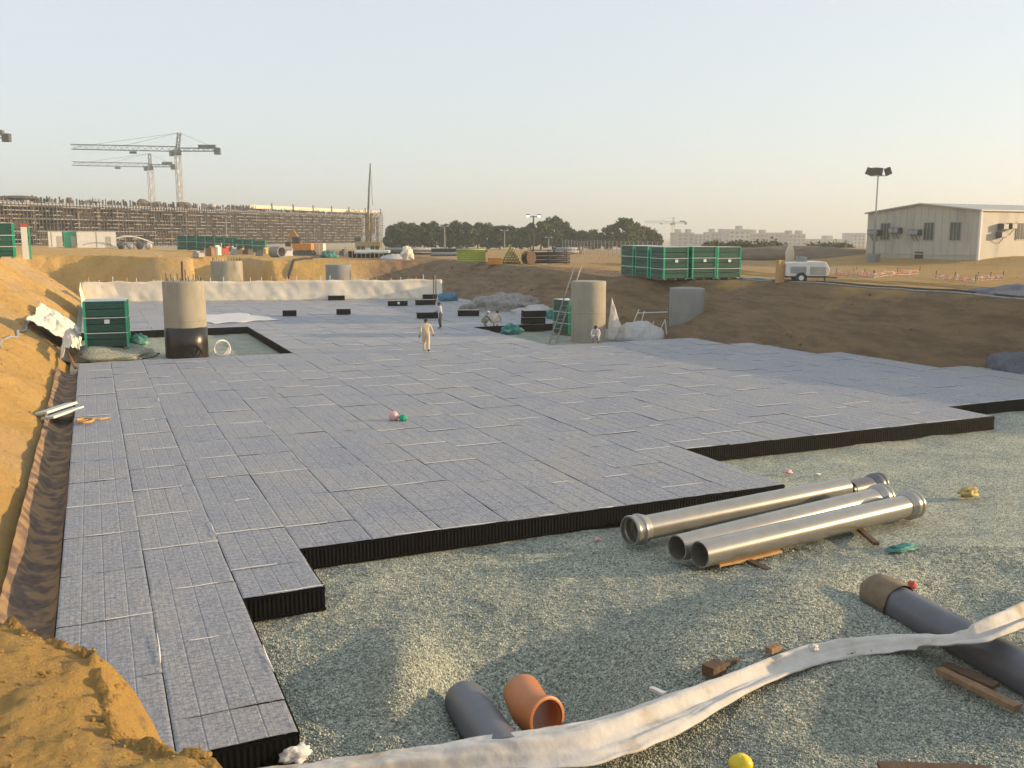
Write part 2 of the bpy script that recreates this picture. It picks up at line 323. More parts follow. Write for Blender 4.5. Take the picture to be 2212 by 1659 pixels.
M['skin'] = surf('skin', (.20, .11, .07), (.18, .095, .06), 8, .55, 0)
M['hair'] = surf('hair', (.012, .01, .009), None, 20, .6, .2)
M['cream_wear'] = surf('cream_clothes', (.62, .52, .36), (.55, .45, .31), 5, .9, .2)
M['white_wear'] = surf('white_clothes', (.62, .62, .62), (.52, .52, .53), 5, .9, .2)
M['grey_wear'] = surf('grey_clothes', (.30, .28, .24), (.24, .22, .19), 5, .9, .2)
M['dark_wear'] = surf('dark_trousers', (.04, .045, .055), None, 5, .9, .2)
M['shoe'] = surf('dark_shoes', (.03, .025, .02), None, 5, .7, 0)
M['leafA'] = leaf_mat('leaves_dark', (.022, .042, .018), (.10, .135, .050))
M['leafB'] = leaf_mat('leaves_olive', (.045, .060, .022), (.13, .135, .05))
M['bark'] = surf('bark', (.10, .07, .05), None, 6, .9, .4)
M['city'] = surf('city_render', (.50, .46, .42), (.42, .39, .36), .1, .9, 0)
M['city2'] = surf('city_render_pink', (.46, .38, .34), (.40, .33, .30), .1, .9, 0)
M['city_glass'] = surf('city_windows', (.16, .19, .22), None, .1, .4, 0)
M['lamp'], _N, _L, _B = new_mat('lit_lamp'); _B.inputs['Emission Color'].default_value = (.75, 1, .95, 1); _B.inputs['Emission Strength'].default_value = 1.6
M['roof'] = surf('roof_sheet', (.40, .40, .37), (.34, .34, .32), .5, .5, .1)
M['berm'] = surf('berm_soil', (.20, .15, .10), (.14, .105, .07), .8, .95, .8, 3, bdist=.15)

# ------------------------------------------------------------------ ground, gravel bed, near soil mound
T = 0.45                                         # top of the crate field above the gravel
def foot_r(y): return 33.2 + max(0, 50-y)*.235 + .35*noise.noise((y*.13, 3, 0)) + 1.2*math.exp(-((y-49)/5)**2)*-.4
CREST = [(0, 40.5), (31, 40.3), (42, 41.0), (54, 40.9), (57, 38.4), (61, 36.4), (66, 36.3), (76, 37.5), (86, 38.7), (100, 40), (130, 40)]
def crest_r(y):
    for (a, u), (b, v) in zip(CREST[:-1], CREST[1:]):
        if y < b: return u+(v-u)*max(0, (y-a))/(b-a) + .3*noise.noise((y*.15, 9, 0))
    return 40.0
def wall_y(x): return 95.5 - (x+.9)*.27          # line of the cloth-covered wall at the far end
def grade(x, y):
    r = math.hypot(x, y)
    g = 3.5 + .9*sm((26-x)/34) + .55*math.exp(-((x+10)/5)**2-((y-78)/12)**2)
    g += .16*fbm(x, y, .07, 3, 2) + .05*fbm(x, y, .5, 2, 5)
    if x > 60 and y < 140: g += 1.0*sm((x-72)/14)*sm((140-y)/20)
    g -= 9*sm((r-200)/240)*sm((x+40)/90) + 4*sm((r-230)/240)*(1-sm((x+40)/90))
    return g
def ground_z(x, y):
    if x < -40 or x > 60 or y > 150 or y < -20: return grade(x, y)
    g = grade(x, y); w = .5*fbm(x, y, .16, 3, 4)
    tl = (-1.45 - x + w*.5*sm((-1.6-x)/2)) / (6.6 + .8*noise.noise((y*.06, 1, 1)))
    tr = (x - foot_r(y)) / max(2.6, crest_r(y)-foot_r(y))
    cy = 113 + 8*sm((8-x)/9) + 1.2*noise.noise((x*.12, 5, 5)) + .35*noise.noise((x*.9, 2, 5))
    fy = cy - 4.6
    # a ramp cut into the far bank behind the second pier
    n = sm((x-10.4)/1.1)*sm((19.2-x)/2.4); cy += 15*n; fy += 12*n
    tf = (y - fy)/(cy-fy)
    tn = (4.6 - y + .3*w)/3.4
    t = max(tl, tr, tf, tn)
    if t <= 0: return -.12 - min(.9, -t*6)
    t = min(t, 1.0)
    prof = t + .10*math.sin(t*math.pi*2)*.4
    z = -.12 + (g+.12)*prof
    if t < 1: z += (.24*fbm(x, y, .55, 4, 8) + .13*noise.noise((x*1.5, y*1.3, 0)) + .07*abs(noise.noise((x*2.4, y*1.1, 9))) + (.16*noise.noise((x*2.6, y*.3, 7)) if tf == t else 0))*sm(t*5)*sm((1-t)*4+.2)
    return z
def axis(segs):
    out = []
    for a, b, s in segs:
        n = max(1, int(round((b-a)/s))); out += [a+(b-a)*i/n for i in range(n)]
    return out + [segs[-1][1]]
gx = axis([(-2600, -300, 575), (-300, -60, 40), (-60, -14, 4), (-14, -1, .34), (-1, 9, 1.0), (9, 21, .5), (21, 30, 1.5), (30, 46, .42), (46, 110, 3), (110, 300, 24), (300, 2800, 500)])
gy = axis([(-400, -30, 90), (-30, 2, 4), (2, 10, .5), (10, 98, .5), (98, 128, .32), (132, 180, 4), (180, 420, 24), (420, 3000, 430)])
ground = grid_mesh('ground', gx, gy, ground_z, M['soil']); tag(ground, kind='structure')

BUMPS = []                                       # gravel mounds and hollows: centre, radii, angle, height
def gb(px, py, rx, ry, a, h): p = at(px, py, 0); BUMPS.append((p.x, p.y, rx, ry, a, h))
gb(1120, 1500, 1.0, 1.5, -.35, -.78); gb(1250, 1440, .9, .8, 0, -.5)
gb(870, 1480, .55, 1.6, -.35, .42); gb(760, 1250, 1.5, .5, 0, .10)
gb(1000, 1640, 1.2, .5, 0, .12)
gb(1700, 1330, 2.4, 1.3, .3, .50); gb(1500, 1400, 1.6, .9, .2, .2)
gb(2040, 1290, 1.9, .9, -.45, -.42); gb(2140, 1240, 2.0, .9, -.3, -.25)
gb(1900, 1560, 1.6, .8, .2, -.25); gb(1500, 1640, 1.4, .6, .2, -.3)
gb(1150, 1300, 3.0, .8, -.1, .06); gb(2100, 1000, 3.5, 1.2, 0, .10); gb(1850, 1240, 1.6, .6, .2, .12)
def gravel_z(x, y):
    z = .06*fbm(x, y, .5, 3, 1) + .035*fbm(x, y, 1.9, 2, 6) + .012*noise.noise((x*7, y*7, 0))
    for bx, by, rx, ry, a, h in BUMPS:
        dx, dy = x-bx, y-by
        if abs(dx) > 7 or abs(dy) > 7: continue
        u = (dx*math.cos(a)+dy*math.sin(a))/rx; v = (-dx*math.sin(a)+dy*math.cos(a))/ry
        e = u*u+v*v
        if e < 9: z += h*math.exp(-e)
    return z - .03
qx = axis([(-1.3, 1.5, .7), (1.5, 14, .11), (14, 24, .28), (24, 40, 1.0)])
qy = axis([(3.9, 5.6, .5), (5.6, 16.5, .11), (16.5, 27, .32), (27, 101, 2.5)])
gbed = grid_mesh('gravel_bed', qx, qy, lambda x, y: gravel_z(x, y) if x < foot_r(y)+2.5 else -.6, M['gravel']); tag(gbed, kind='structure')

def near_stones():
    rng = np.random.default_rng(4); want = 95000; P = []
    base = np.array([(1, 0, 0), (-1, 0, 0), (0, 1, 0), (0, -1, 0), (0, 0, 1), (0, 0, -1)], float)
    fac = np.array([(0, 2, 4), (2, 1, 4), (1, 3, 4), (3, 0, 4), (2, 0, 5), (1, 2, 5), (3, 1, 5), (0, 3, 5)])
    xs = []; 
    while len(xs) < want:
        px = rng.uniform(540, 2260); py = 1180 + (1700-1180)*rng.random()**1.15
        p = at(px, py, 0)
        if on_tank(p.x, p.y, .1): continue
        xs.append((p.x, p.y))
    V = np.empty((want*6, 3)); Fc = np.empty((want*8, 3), int)
    for i, (x, y) in enumerate(xs):
        s = rng.uniform(.008, .018)*(1.6 if rng.random() < .05 else 1)
        j = base*(rng.uniform(.6, 1.25, (6, 1)))*s
        a = rng.uniform(0, 6.28, 3); E = np.array(Euler(a).to_matrix())
        V[i*6:i*6+6] = j @ E.T + (x, y, gravel_z(x, y)+s*.45)
        Fc[i*8:i*8+8] = fac + i*6
    me = bpy.data.meshes.new('gravel_stones'); me.vertices.add(len(V)); me.vertices.foreach_set('co', V.ravel())
    me.loops.add(len(Fc)*3); me.loops.foreach_set('vertex_index', Fc.ravel())
    me.polygons.add(len(Fc)); me.polygons.foreach_set('loop_start', np.arange(0, len(Fc)*3, 3))
    me.materials.append(M['stone']); me.update(calc_edges=True); me.validate()
    o = link(bpy.data.objects.new('gravel_stones', me)); tag(o, 'loose grey-green gravel stones scattered over the gravel bed', 'gravel', kind='stuff')

# near soil mound at the photographer's feet: a lip whose edge runs along this line (z = 3.4)
EDGE = [at(px, py, 3.4) for px, py in ((-420, 1240), (-200, 1285), (0, 1322), (60, 1340), (120, 1368), (180, 1402), (205, 1450), (222, 1500), (250, 1548), (285, 1585), (340, 1602), (400, 1608), (450, 1630), (490, 1662), (520, 1720), (560, 1900))]
def edge_dist(x, y):                             # signed: positive outside (towards the pit)
    best = 1e9; sg = 1
    for a, b in zip(EDGE[:-1], EDGE[1:]):
        dx, dy = b.x-a.x, b.y-a.y; t = max(0, min(1, ((x-a.x)*dx+(y-a.y)*dy)/(dx*dx+dy*dy)))
        ex, ey = x-(a.x+dx*t), y-(a.y+dy*t); d = math.hypot(ex, ey)
        if d < best: best = d; sg = 1 if dx*(y-a.y)-dy*(x-a.x) > 0 else -1
    return best*sg
def mound_z(x, y):
    d = edge_dist(x, y) + .10*fbm(x, y, 2.6, 3, 6)
    z = 3.4 + .10*fbm(x, y, .9, 3, 3) + .06*fbm(x, y, 2.6, 4, 9) + .010*noise.noise((x*20, y*20, 0)) + .016*abs(noise.noise((x*8, y*8, 4)))
    if d > 0: z -= d*1.5 + .35*min(d, .5)
    else: z -= .10*math.exp(d*5) - .12*sm(-d/1.2)
    return max(z, ground_z(x, y)-.3)
mx_ = axis([(-7, -2.6, .22), (-2.6, 1.6, .042), (1.6, 3.6, .2)]); my_ = axis([(1.0, 4.4, .2), (4.4, 9.6, .05), (9.6, 13, .2)])
mound = grid_mesh('soil_mound', mx_, my_, mound_z, M['mound']); tag(mound, kind='structure')

def clods():
    g = random.Random(2); mb = MB()
    for k in range(800):
        x, y = g.uniform(-2.2, 1.2), g.uniform(4.6, 9.2); d = edge_dist(x, y)
        if d > .5 or d < -1.6: continue
        s = g.choice([.008, .010, .012, .015, .02]) if g.random() < .96 else .035
        mb.lump((x, y, mound_z(x, y)+s*.15), (s*2*g.uniform(.7, 1.3), s*2, s*1.5), k, .5, 7, 5)
    o = mb.build('soil_clods', M['mound'], None); tag(o, 'small clods of earth on the near sandy mound', 'clods', kind='stuff')
clods()

# ------------------------------------------------------------------ the field of cloth-topped crates
EX = [-.87, .56, 1.99, 3.39]; EX += [3.39+(15.37-3.39)/8*k for k in range(1, 9)]; EX += [15.37+(27.9-15.37)/8*k for k in range(1, 9)]; EX += [27.9+1.6*k for k in range(1, 7)]
def col_start(i): return 11.09 if i < 2 else 15.85 if i < 3 else 18.06 if i < 11 else 22.33 if i < 19 else 24.3
def col_spans(i):
    a, b = EX[i], EX[i+1]; c = (a+b)/2; y0 = col_start(i); y1 = wall_y(c)-.15
    sp = [(y0, y1)]
    if b < 9.6: sp = [(y0, 49.6), (65.4, y1)]
    if a > 23.1: sp = [(y0, 47.3), (59.0, y1)]
    out = []
    for s, e in sp:                              # the toe of the right bank cuts the last columns short
        yy = s
        while yy < e and foot_r(yy) < b+.1: yy += .5
        e2 = s
        while e2 < e and foot_r(e2) > b+.1: e2 += .5
        if e2-s > 1: out.append((s, min(e, e2)))
    return out
def on_tank(x, y, pad=0):
    for i in range(len(EX)-1):
        if EX[i]-pad <= x <= EX[i+1]+pad:
            if y >= col_start(i)-pad: return True
    return False
def panel_mesh(seed):
    mb = MB(); xs = [-.5, -.49, -.47]
    for k in (-.25, 0, .25): xs += [k-.012, k-.004, k+.004, k+.012]
    xs = sorted(xs + [.47, .49, .5]); ys = [-.5, -.494, -.48, -.3, -.1, .1, .3, .48, .494, .5]
    def z(x, y):
        e = max(abs(x)-.47, 0)/.03; f = max(abs(y)-.48, 0)/.02
        h = T - .010*e**2 - .003*f**2 + .010*noise.noise((x*5+seed*9, y*5, seed)) + .005*noise.noise((x*14+seed*9, y*9, seed))
        if any(abs(abs(x)-k) < .005 for k in (0, .25)): h -= .005
        return h
    nx, ny = len(xs), len(ys)
    vs = [(x, y, z(x, y)) for y in ys for x in xs]
    fs = [(j*nx+i, j*nx+i+1, (j+1)*nx+i+1, (j+1)*nx+i) for j in range(ny-1) for i in range(nx-1)]
    mb.add(vs, fs, 0)
    ring = [(-.5, -.5), (.5, -.5), (.5, .5), (-.5, .5)]
    for (a, b) in zip(ring, ring[1:]+ring[:1]):
        za, zb = z(*a), z(*b); mb.add([(a[0], a[1], 0), (b[0], b[1], 0), (b[0], b[1], zb), (a[0], a[1], za)], [(0, 1, 2, 3)], 1)
    me = mb.mesh('crate_panel', [M['fabric'], M['black']], smooth=True); me.set_sharp_from_angle(angle=R(9)); return me
PANELS = [panel_mesh(k) for k in range(4)]
tank = empty('crate_field', (0, 0, 0)); tag(tank, 'wide field of black drainage crates topped with grey geotextile panels', 'drainage crates')
rnd = random.Random(3)
mods = []; walls = []
for i in range(len(EX)-1):
    for s, e in col_spans(i):
        walls.append(('front', EX[i], EX[i+1], s)); walls.append(('back', EX[i], EX[i+1], e))
        y = s; first = True; L0 = 2.36
        while y < e-.2:
            L = L0*(rnd.choice([1, 1, .62, .38]) if first else 1)*rnd.uniform(.97, 1.03); first = False
            if e-(y+L) < .7: L = e-y
            mods.append((i, y, min(L, e-y))); y += L
def rank(m): c = Vector(((EX[m[0]]+EX[m[0]+1])/2, m[1]+m[2]/2, 0)); return c.length
mods.sort(key=rank)
far = MB()
tape_mesh = {}
def tape(x0, y0, x1, y1, w, z):
    a, b = Vector((x0, y0, 0)), Vector((x1, y1, 0)); d = b-a; n = Vector((-d.y, d.x, 0)).normalized()*w/2; k = 5; mb = MB(); vs = []
    ctr = (a+b)/2
    for q in range(k):
        p = a+d*q/(k-1)-ctr; ww = n*(rnd.uniform(.5, 1.3) if 0 < q < k-1 else .35); off = n*rnd.uniform(-.5, .5)
        zz = rnd.uniform(.003, .012)
        vs += [p+off+ww+Vector((0, 0, zz-.003)), p+off+Vector((0, 0, zz+.006)), p+off-ww+Vector((0, 0, zz-.003))]
    fs = [(3*q+r, 3*q+r+1, 3*q+r+4, 3*q+r+3) for q in range(k-1) for r in (0, 1)]
    mb.add(vs, fs); o = mb.build('seam_strip', M['tape'], tank); o.location = (ctr.x, ctr.y, z); return o
ntape = 0
for k, (i, y, L) in enumerate(mods):
    x0, x1 = EX[i], EX[i+1]; w = x1-x0; gap = rnd.choice([.004, .004, .005, .006, .012, .026]); gy_ = rnd.choice([.003, .003, .004, .006])
    if k < 300:
        o = bpy.data.objects.new('crate_panel', PANELS[rnd.randrange(4)]); link(o, tank)
        o.location = ((x0+x1)/2, y+L/2, rnd.uniform(-.005, .005)); o.scale = (w-gap, L-gy_, 1)
        o.rotation_euler = (R(rnd.uniform(-.08, .08)), R(rnd.uniform(-.12, .12)), R(rnd.uniform(-.10, .10)))
    else:
        z = T+rnd.uniform(-.005, .005); dz = [rnd.uniform(-.005, .005) for _ in range(4)]
        a, b, c, d = x0+gap/2, x1-gap/2, y+gy_/2, y+L-gy_/2
        far.add([(a, c, z+dz[0]), (b, c, z+dz[1]), (b, d, z+dz[2]), (a, d, z+dz[3])], [(0, 1, 2, 3)], 0)
        far.add([(a, c, 0), (b, c, 0), (b, d, 0), (a, d, 0), (a, c, z-.01), (b, c, z-.01), (b, d, z-.01), (a, d, z-.01)], [(0, 1, 5, 4), (1, 2, 6, 5), (2, 3, 7, 6), (3, 0, 4, 7)], 1)
    if ntape < 298 and k < 460:
        zt = T+.014
        if rnd.random() < .56:
            f0 = rnd.choice([0, 0, .3, .5]); f1 = rnd.choice([1, 1, .8, .6]); f1 = max(f1, f0+.25)
            tape(x0+w*f0, y+rnd.uniform(-.02, .02), x0+w*f1, y+rnd.uniform(-.02, .02), rnd.uniform(.018, .042), zt); ntape += 1
        if rnd.random() < .16:
            f0 = rnd.uniform(0, .5); f1 = f0+rnd.uniform(.2, .5)
            tape(x1+rnd.uniform(-.015, .015), y+L*f0, x1+rnd.uniform(-.015, .015), y+L*f1, rnd.uniform(.025, .05), zt); ntape += 1
o = far.build('crate_panels_far', [M['fabric_far'], M['black']], tank); tag(o, kind='stuff')
def ribbed(w, h=T-.03):
    mb = MB(); n = max(6, int(w/.075)); vs = []
    for k in range(n*2+1):
        x = -w/2+w*k/(n*2); yy = -.022 if k % 2 else -.010
        vs += [(x, yy, 0), (x, yy, h)]
    mb.add(vs, [(2*k, 2*k+2, 2*k+3, 2*k+1) for k in range(n*2)]); 
    mb.box((0, -.018, h-.012), (w, .02, .024)); mb.box((0, -.018, .03), (w, .02, .04))
    return mb.mesh('crate_wall', M['black'])
RIB = {}
def put_wall(w, x, y, rz):
    k = round(w, 2)
    if k not in RIB: RIB[k] = ribbed(k)
    o = bpy.data.objects.new('crate_wall', RIB[k]); link(o, tank); o.location = (x, y, rnd.uniform(-.012, .004)); o.rotation_euler = (0, 0, rz)
for kind, a, b, y in walls:
    if kind == 'front': put_wall(b-a-.01, (a+b)/2, y, 0)
    elif y < 60: put_wall(b-a-.01, (a+b)/2, y, math.pi)
for x, y0, y1, rz in ((9.38, 49.6, 65.4, -math.pi/2), (1.99, 11.09, 15.85, math.pi/2), (3.39, 15.85, 18.06, math.pi/2), (15.37, 18.06, 22.33, math.pi/2), (27.9, 22.33, 24.3, math.pi/2), (23.2, 47.3, 59, math.pi/2)):
    n = max(1, round((y1-y0)/2.36)); d = (y1-y0)/n
    for k in range(n): put_wall(d-.01, x, y0+d*(k+.5), rz)
near_stones()

# ------------------------------------------------------------------ piers in and around the pit
def pier(px, ybot, ytop, dist_pt, dia, label, mat, rebar=True, coat=None, seed=0, zb=-.2, cap=None):
    p = dist_pt; root = empty('concrete_pier', (p.x, p.y, 0)); tag(root, label, 'pier', 'round concrete piers in the pit')
    ztop = ytop; r = dia/2
    prof = [(r, zb)]; z = zb
    while z < ztop-.06: z += .3; prof.append((r, min(z, ztop-.05)))
    prof += [(r-.03, ztop), (r-.12, ztop+.01)]
    s = MB().lathe(prof, n=48, wob=.006, seed=seed).build('shaft', mat, root, smooth=True, autos=True)
    MB().lathe([(r-.02, ztop*.48), (r+.012, ztop*.48+.01), (r+.012, ztop*.48+.06), (r-.02, ztop*.48+.07)], n=48).build('formwork_joint', mat, root, smooth=True)
    if coat:
        mb = MB(); n = 48; top = [coat+.05*noise.noise((math.cos(2*math.pi*j/n)*2, math.sin(2*math.pi*j/n)*2, seed)) for j in range(n)]
        vs = []
        for zf in (0, .5, 1):
            for j in range(n):
                a = 2*math.pi*j/n; vs.append(((r+.02)*math.cos(a), (r+.02)*math.sin(a), zb+(top[j]-zb)*zf))
        for j in range(n):
            a = 2*math.pi*j/n; vs.append(((r-.01)*math.cos(a), (r-.01)*math.sin(a), top[j]+.004))
        mb.add(vs, [(i*n+j, i*n+(j+1) % n, (i+1)*n+(j+1) % n, (i+1)*n+j) for i in range(3) for j in range(n)])
        o = mb.build('bitumen_coat', M['bitumen'], root, smooth=True); tag(o, 'glossy black bitumen coating round the lower part of the pier')
    if rebar:
        rr = random.Random(seed)
        for k in range(14):
            a = 2*math.pi*k/14; h = rr.uniform(.12, .45)
            MB().tube([((r-.2)*math.cos(a), (r-.2)*math.sin(a), ztop-.1), ((r-.2)*math.cos(a)+rr.uniform(-.05, .05), (r-.2)*math.sin(a)+rr.uniform(-.05, .05), ztop+h)], .022, 6).build('rebar', M['rust'], root)
    return root
pA = at(405, 774, 0); pA += (pA-Vector((0, 0, 0))).normalized()*1.0; pA.z = 0
pier(405, 0, 4.1, pA, 2.2, 'tall round pier with black coated foot beside the green crate pack', M['conc'], coat=1.62, seed=1)
pr_ = MB().bar((-.05, -.05, 3.85), (-.02, .05, 5.15), .09).bar((.13, .2, 3.85), (.13, .2, 4.7), .05)
root = empty('pipe_stub', (pA.x, pA.y, 0)); tag(root, 'thin vertical steel stub pipes on top of the black footed pier', 'pipe stub'); pr_.build('stub', M['rust'], root)
pB = at(1270, 741, 0); pB = pB*(1+1.0/pB.length); pB.z = 0
pier(1270, 0, 3.75, pB, 2.15, 'streaked grey pier with a ladder leaning on it', M['conc'], rebar=False, seed=2)
pC = atd(1484, 640, 63); pC.z = 0
pier(1484, 0, 3.15, pC, 2.25, 'short grey pier half buried in the brown bank', M['conc_dark'], rebar=False, seed=3)
pD = atd(490, 585, 103); pD.z = 0
pier(490, 0, 3.9, pD, 3.2, 'far round pier behind the left half of the cloth wall', M['conc'], rebar=True, seed=4)
pE = atd(731, 588, 100); pE.z = 0
pier(731, 0, 3.55, pE, 2.6, 'far round pier behind the middle of the cloth wall', M['conc_dark'], rebar=False, seed=5)

# ------------------------------------------------------------------ cloth-covered wall at the far end
wall = empty('cloth_wall', (-.9, wall_y(-.9), 0)); tag(wall, 'long low wall draped in creased cream geotextile at the far end', 'cloth wall')
W0, W1 = Vector((-.9, wall_y(-.9), 0)), Vector((31.0, wall_y(31.0), 0)); wd = (W1-W0); wlen = wd.length; wd.normalize(); wn_ = Vector((wd.y, -wd.x, 0))
def cloth_sheet(name, A, d, n, length, z0, z1, mat, parent, step=.22, amp=.10, seed=0):
    mb = MB(); nx = int(length/step); nz = 9; vs = []
    for j in range(nz+1):
        for i in range(nx+1):
            u = length*i/nx; f = j/nz
            a = amp*(fbm(u, f*1.3, .5, 3, seed)+.6*noise.noise((u*1.4+f*2.2, f*.8, seed+4))+.35*abs(noise.noise((u*2.7-f*3, f, seed))))
            out = (1-f)**2*.35
            top = z1+.12*fbm(u, 0, .6, 3, seed+2)
            p = A + d*u + n*(a+out)*(1 if j < nz else .2) + Vector((0, 0, z0+(top-z0)*f)); vs.append(p-Vector(parent.location))
    mb.add(vs, [(j*(nx+1)+i, j*(nx+1)+i+1, (j+1)*(nx+1)+i+1, (j+1)*(nx+1)+i) for j in range(nz) for i in range(nx)])
    o = mb.build(name, mat, parent, smooth=True); s = o.modifiers.new('thick', 'SOLIDIFY'); s.thickness = .05; s.offset = -1
    return o
cloth_sheet('cloth', W0, wd, wn_, wlen, T-.05, 2.30, M['cream_cloth'], wall)
cloth_sheet('cloth_return', W0-Vector((0.1, 0, 0))+Vector((0, -11, 0)), Vector((0, 1, 0)), Vector((1, 0, 0)), 11, .2, 2.25, M['cream_cloth'], wall, seed=5)
rr = random.Random(12)
for k in range(30):
    u = wlen*(k+.3+.4*rr.random())/30; p = W0+wd*u-wn_*.12-Vector(wall.location); h = rr.uniform(2.45, 2.85)
    MB().tube([(p.x, p.y, 0), (p.x+rr.uniform(-.06, .06), p.y, h)], [.05, .035], 6).build('stake', M['tape'] if k % 3 else M['wood_pale'], wall)
for px in (936, 941):
    p = atd(px, 612, 88)-Vector(wall.location); MB().tube([(p.x, p.y, .4), (p.x+.05, p.y, 3.0)], .045, 6).build('stake', M['wood_dark'], wall)

# ------------------------------------------------------------------ green crate packs
def pack_proto(name, wx, wy, h, layers=6, detail=True):
    root = empty(name); lh = (h-.12)/layers
    for k in range(layers):
        mb = MB(); z = .12+lh*(k+.5); mb.box((0, 0, z), (wx-.08, wy-.08, lh*.93))
        if detail:
            for q in range(3):
                zz = .12+lh*k+lh*(q+.5)/3
                mb.box((0, -wy/2+.035, zz), (wx-.2, .03, lh*.16)); mb.box((-wx/2+.035, 0, zz), (.03, wy-.2, lh*.16))
        mb.build('crate', M['dgreen'], root, bevel=.012 if detail else 0)
    for sx in (-1, 1):
        for sy in (-1, 1):
            mb = MB(); mb.box((sx*(wx/2-.02), sy*(wy/2-.045), h/2+.04), (.03, .14, h-.06)); mb.box((sx*(wx/2-.06), sy*(wy/2-.008), h/2+.04), (.13, .03, h-.062)); mb.build('corner_post', M['green'], root)
    for f in (.34, .66) if detail else (.6,):
        mb = MB(); z = h*f; t = .012
        for sy in (-1, 1): mb.box((0, sy*(wy/2+.006), z), (wx+.03, t, .05))
        for sx in (-1, 1): mb.box((sx*(wx/2+.01), 0, z), (t, wy-.001, .052))
        mb.build('strap', M['strap'], root)
    if detail:
        MB().box((0.05, -wy/2-.006, h*.58), (.26, .014, .22)).build('label_sheet', M['paper'], root)
        mb = MB(); 
        for q in (-.4, 0, .4): mb.box((q*wx, 0, .05), (.12, wy, .1))
        mb.build('pallet', M['wood'], root)
        MB().box((0, 0, h+.02), (wx-.06, wy-.06, .03)).build('top_cover', M['strap'], root)
    return root
packA = pack_proto('crate_pack', 2.2, 2.2, 2.55)
p = at(236, 752, .55); packA.location = (p.x, p.y+1.1, .5); packA.rotation_euler = (0, 0, R(-4))
tag(packA, 'single green strapped crate pack standing in the pit beside the tall pier', 'crate pack', 'green strapped crate packs')
def place_pack(x, y, z, rz, label, s=1.0):
    o = copy_tree(packA); o.location = (x, y, z); o.rotation_euler = (0, 0, rz); o.scale = (s, s, s); o['label'] = label; return o
q = at(1459, 601, 3.55); base = Vector((q.x+.1, q.y+1.0, 3.62))
ax = Vector((math.cos(R(-4)), math.sin(R(-4)), 0)); ay = Vector((-ax.y, ax.x, 0))
for (i, j, lab) in ((0, 0, 'left one of the three front crate packs on the right bank edge'), (1, 0, 'middle one of the three front crate packs on the right bank edge'), (2, 0, 'right one of the three front crate packs on the right bank edge'),
                    (0, 1, 'crate pack in the second rank behind the left front pack on the bank'), (0, 2, 'crate pack in the third rank, behind two others on the right bank')
                    ):
    b = base + ax*(i*2.16+(.12 if i == 1 else 0)) + ay*(j*2.35)
    place_pack(b.x, b.y, max(ground_z(b.x+u, b.y+v) for u in (-.8, 0, .8) for v in (-.8, 0, .8))+.03, R(-4), lab, .90)
mb = MB(); n = 16; vs = []; o0 = base+ax*2.1+ay*2.6
for j in range(n+1):
    for i in range(n+1):
        q = o0+ax*((i/n-.5)*5.6+.5)+ay*((j/n-.5)*7.2+.3); vs.append(Vector((q.x, q.y, max(3.46, ground_z(q.x, q.y))+.04+.02*noise.noise((i*.7, j*.7, 3))))-o0)
mb.add(vs, [(j*(n+1)+i, j*(n+1)+i+1, (j+1)*(n+1)+i+1, (j+1)*(n+1)+i) for j in range(n) for i in range(n)])
o = mb.build('ground_sheet', M['tape'], None, smooth=True); o.location = o0; so = o.modifiers.new('t', 'SOLIDIFY'); so.thickness = .03; tag(o, 'pale ground sheet under the crate packs on the right bank', 'sheet')
pk = atd(18, 552, 80); place_pack(pk.x-.6, pk.y, 4.86, R(2), 'crate pack cut by the left edge of the photo on the left bank')
root = empty('marker_post', (pk.x+1.15, pk.y+.2, 4.75)); tag(root, 'white marker post with red top beside the leftmost crate pack', 'post')
MB().box((0, 0, 1.2), (.42, .12, 2.4)).build('board', M['white'], root); MB().box((0, 0, 2.5), (.46, .13, .2)).build('red_top', M['red'], root); MB().box((.33, 0, 1.15), (.12, .1, 2.3)).build('green_rail', M['green'], root)
dk = at(1222, 731, .1); place_pack(dk.x+2.2, dk.y+3.2, .0, R(6), 'dark crate pack half hidden behind the pier with the ladder', .9)

# ------------------------------------------------------------------ loose black crates on the field
def crate_proto(name, w, d, h):
    root = empty(name); mb = MB(); n = int(w/.09)
    mb.box((0, 0, h/2), (w-.06, d-.06, h-.01))
    for k in range(n):
        x = -w/2+w*(k+.5)/n
        for sy in (-1, 1): mb.box((x, sy*(d/2-.02), h/2), (.04, .04, h-.03))
    for k in range(int(d/.09)):
        y = -d/2+d*(k+.5)/int(d/.09)
        for sx in (-1, 1): mb.box((sx*(w/2-.02), y, h/2), (.04, .038, h-.034))
    mb.build('crate_body', M['black'], root); MB().box((0, 0, h+.008), (w-.02, d-.02, .018)).build('cloth_top', M['fabric'], root); return root
cr = crate_proto('black_crate', 1.5, .8, .45); used = False
CR = [((628, 683), 1.0, 0, 'small black crate lying alone left of the middle of the field'),
      ((745, 680), 1.05, -3, 'black crate in front of the middle of the cloth wall'),
      ((729, 649), 1.5, 2, 'black crate close to the foot of the cloth wall'),
      ((862, 661), 1.65, 0, 'black crate with a white label, left one of a pair'),
      ((922, 659), 1.7, -2, 'black crate touching the right of the labelled crate'),
      ((931, 646), 1.35, 0, 'black crate against the right end of the cloth wall'),
      ((927, 688), 1.5, 0, 'black crate behind the standing worker in the white shirt'),
      ((1016, 683), 1.6, -8, 'black crate standing left of the crouching workers'),
      ((210, 652), 2.0, 6, 'long black crate behind the single green crate pack')]
for (px, py), w, rz, lab in CR:
    o = cr if not used else copy_tree(cr); used = True
    p = at(px, py, T); o.location = (p.x, p.y+.4, T+.015); o.rotation_euler = (0, 0, R(rz-23*.55)); o.scale = (w/1.5*1.02, 1, .95)
    tag(o, lab, 'crate', 'loose black drainage crates')
    if 'white label' in lab: MB().box((.05, -.41, .25), (.16, .012, .2)).build('label_sheet', M['paper'], o)
p = at(1157, 716, 0)
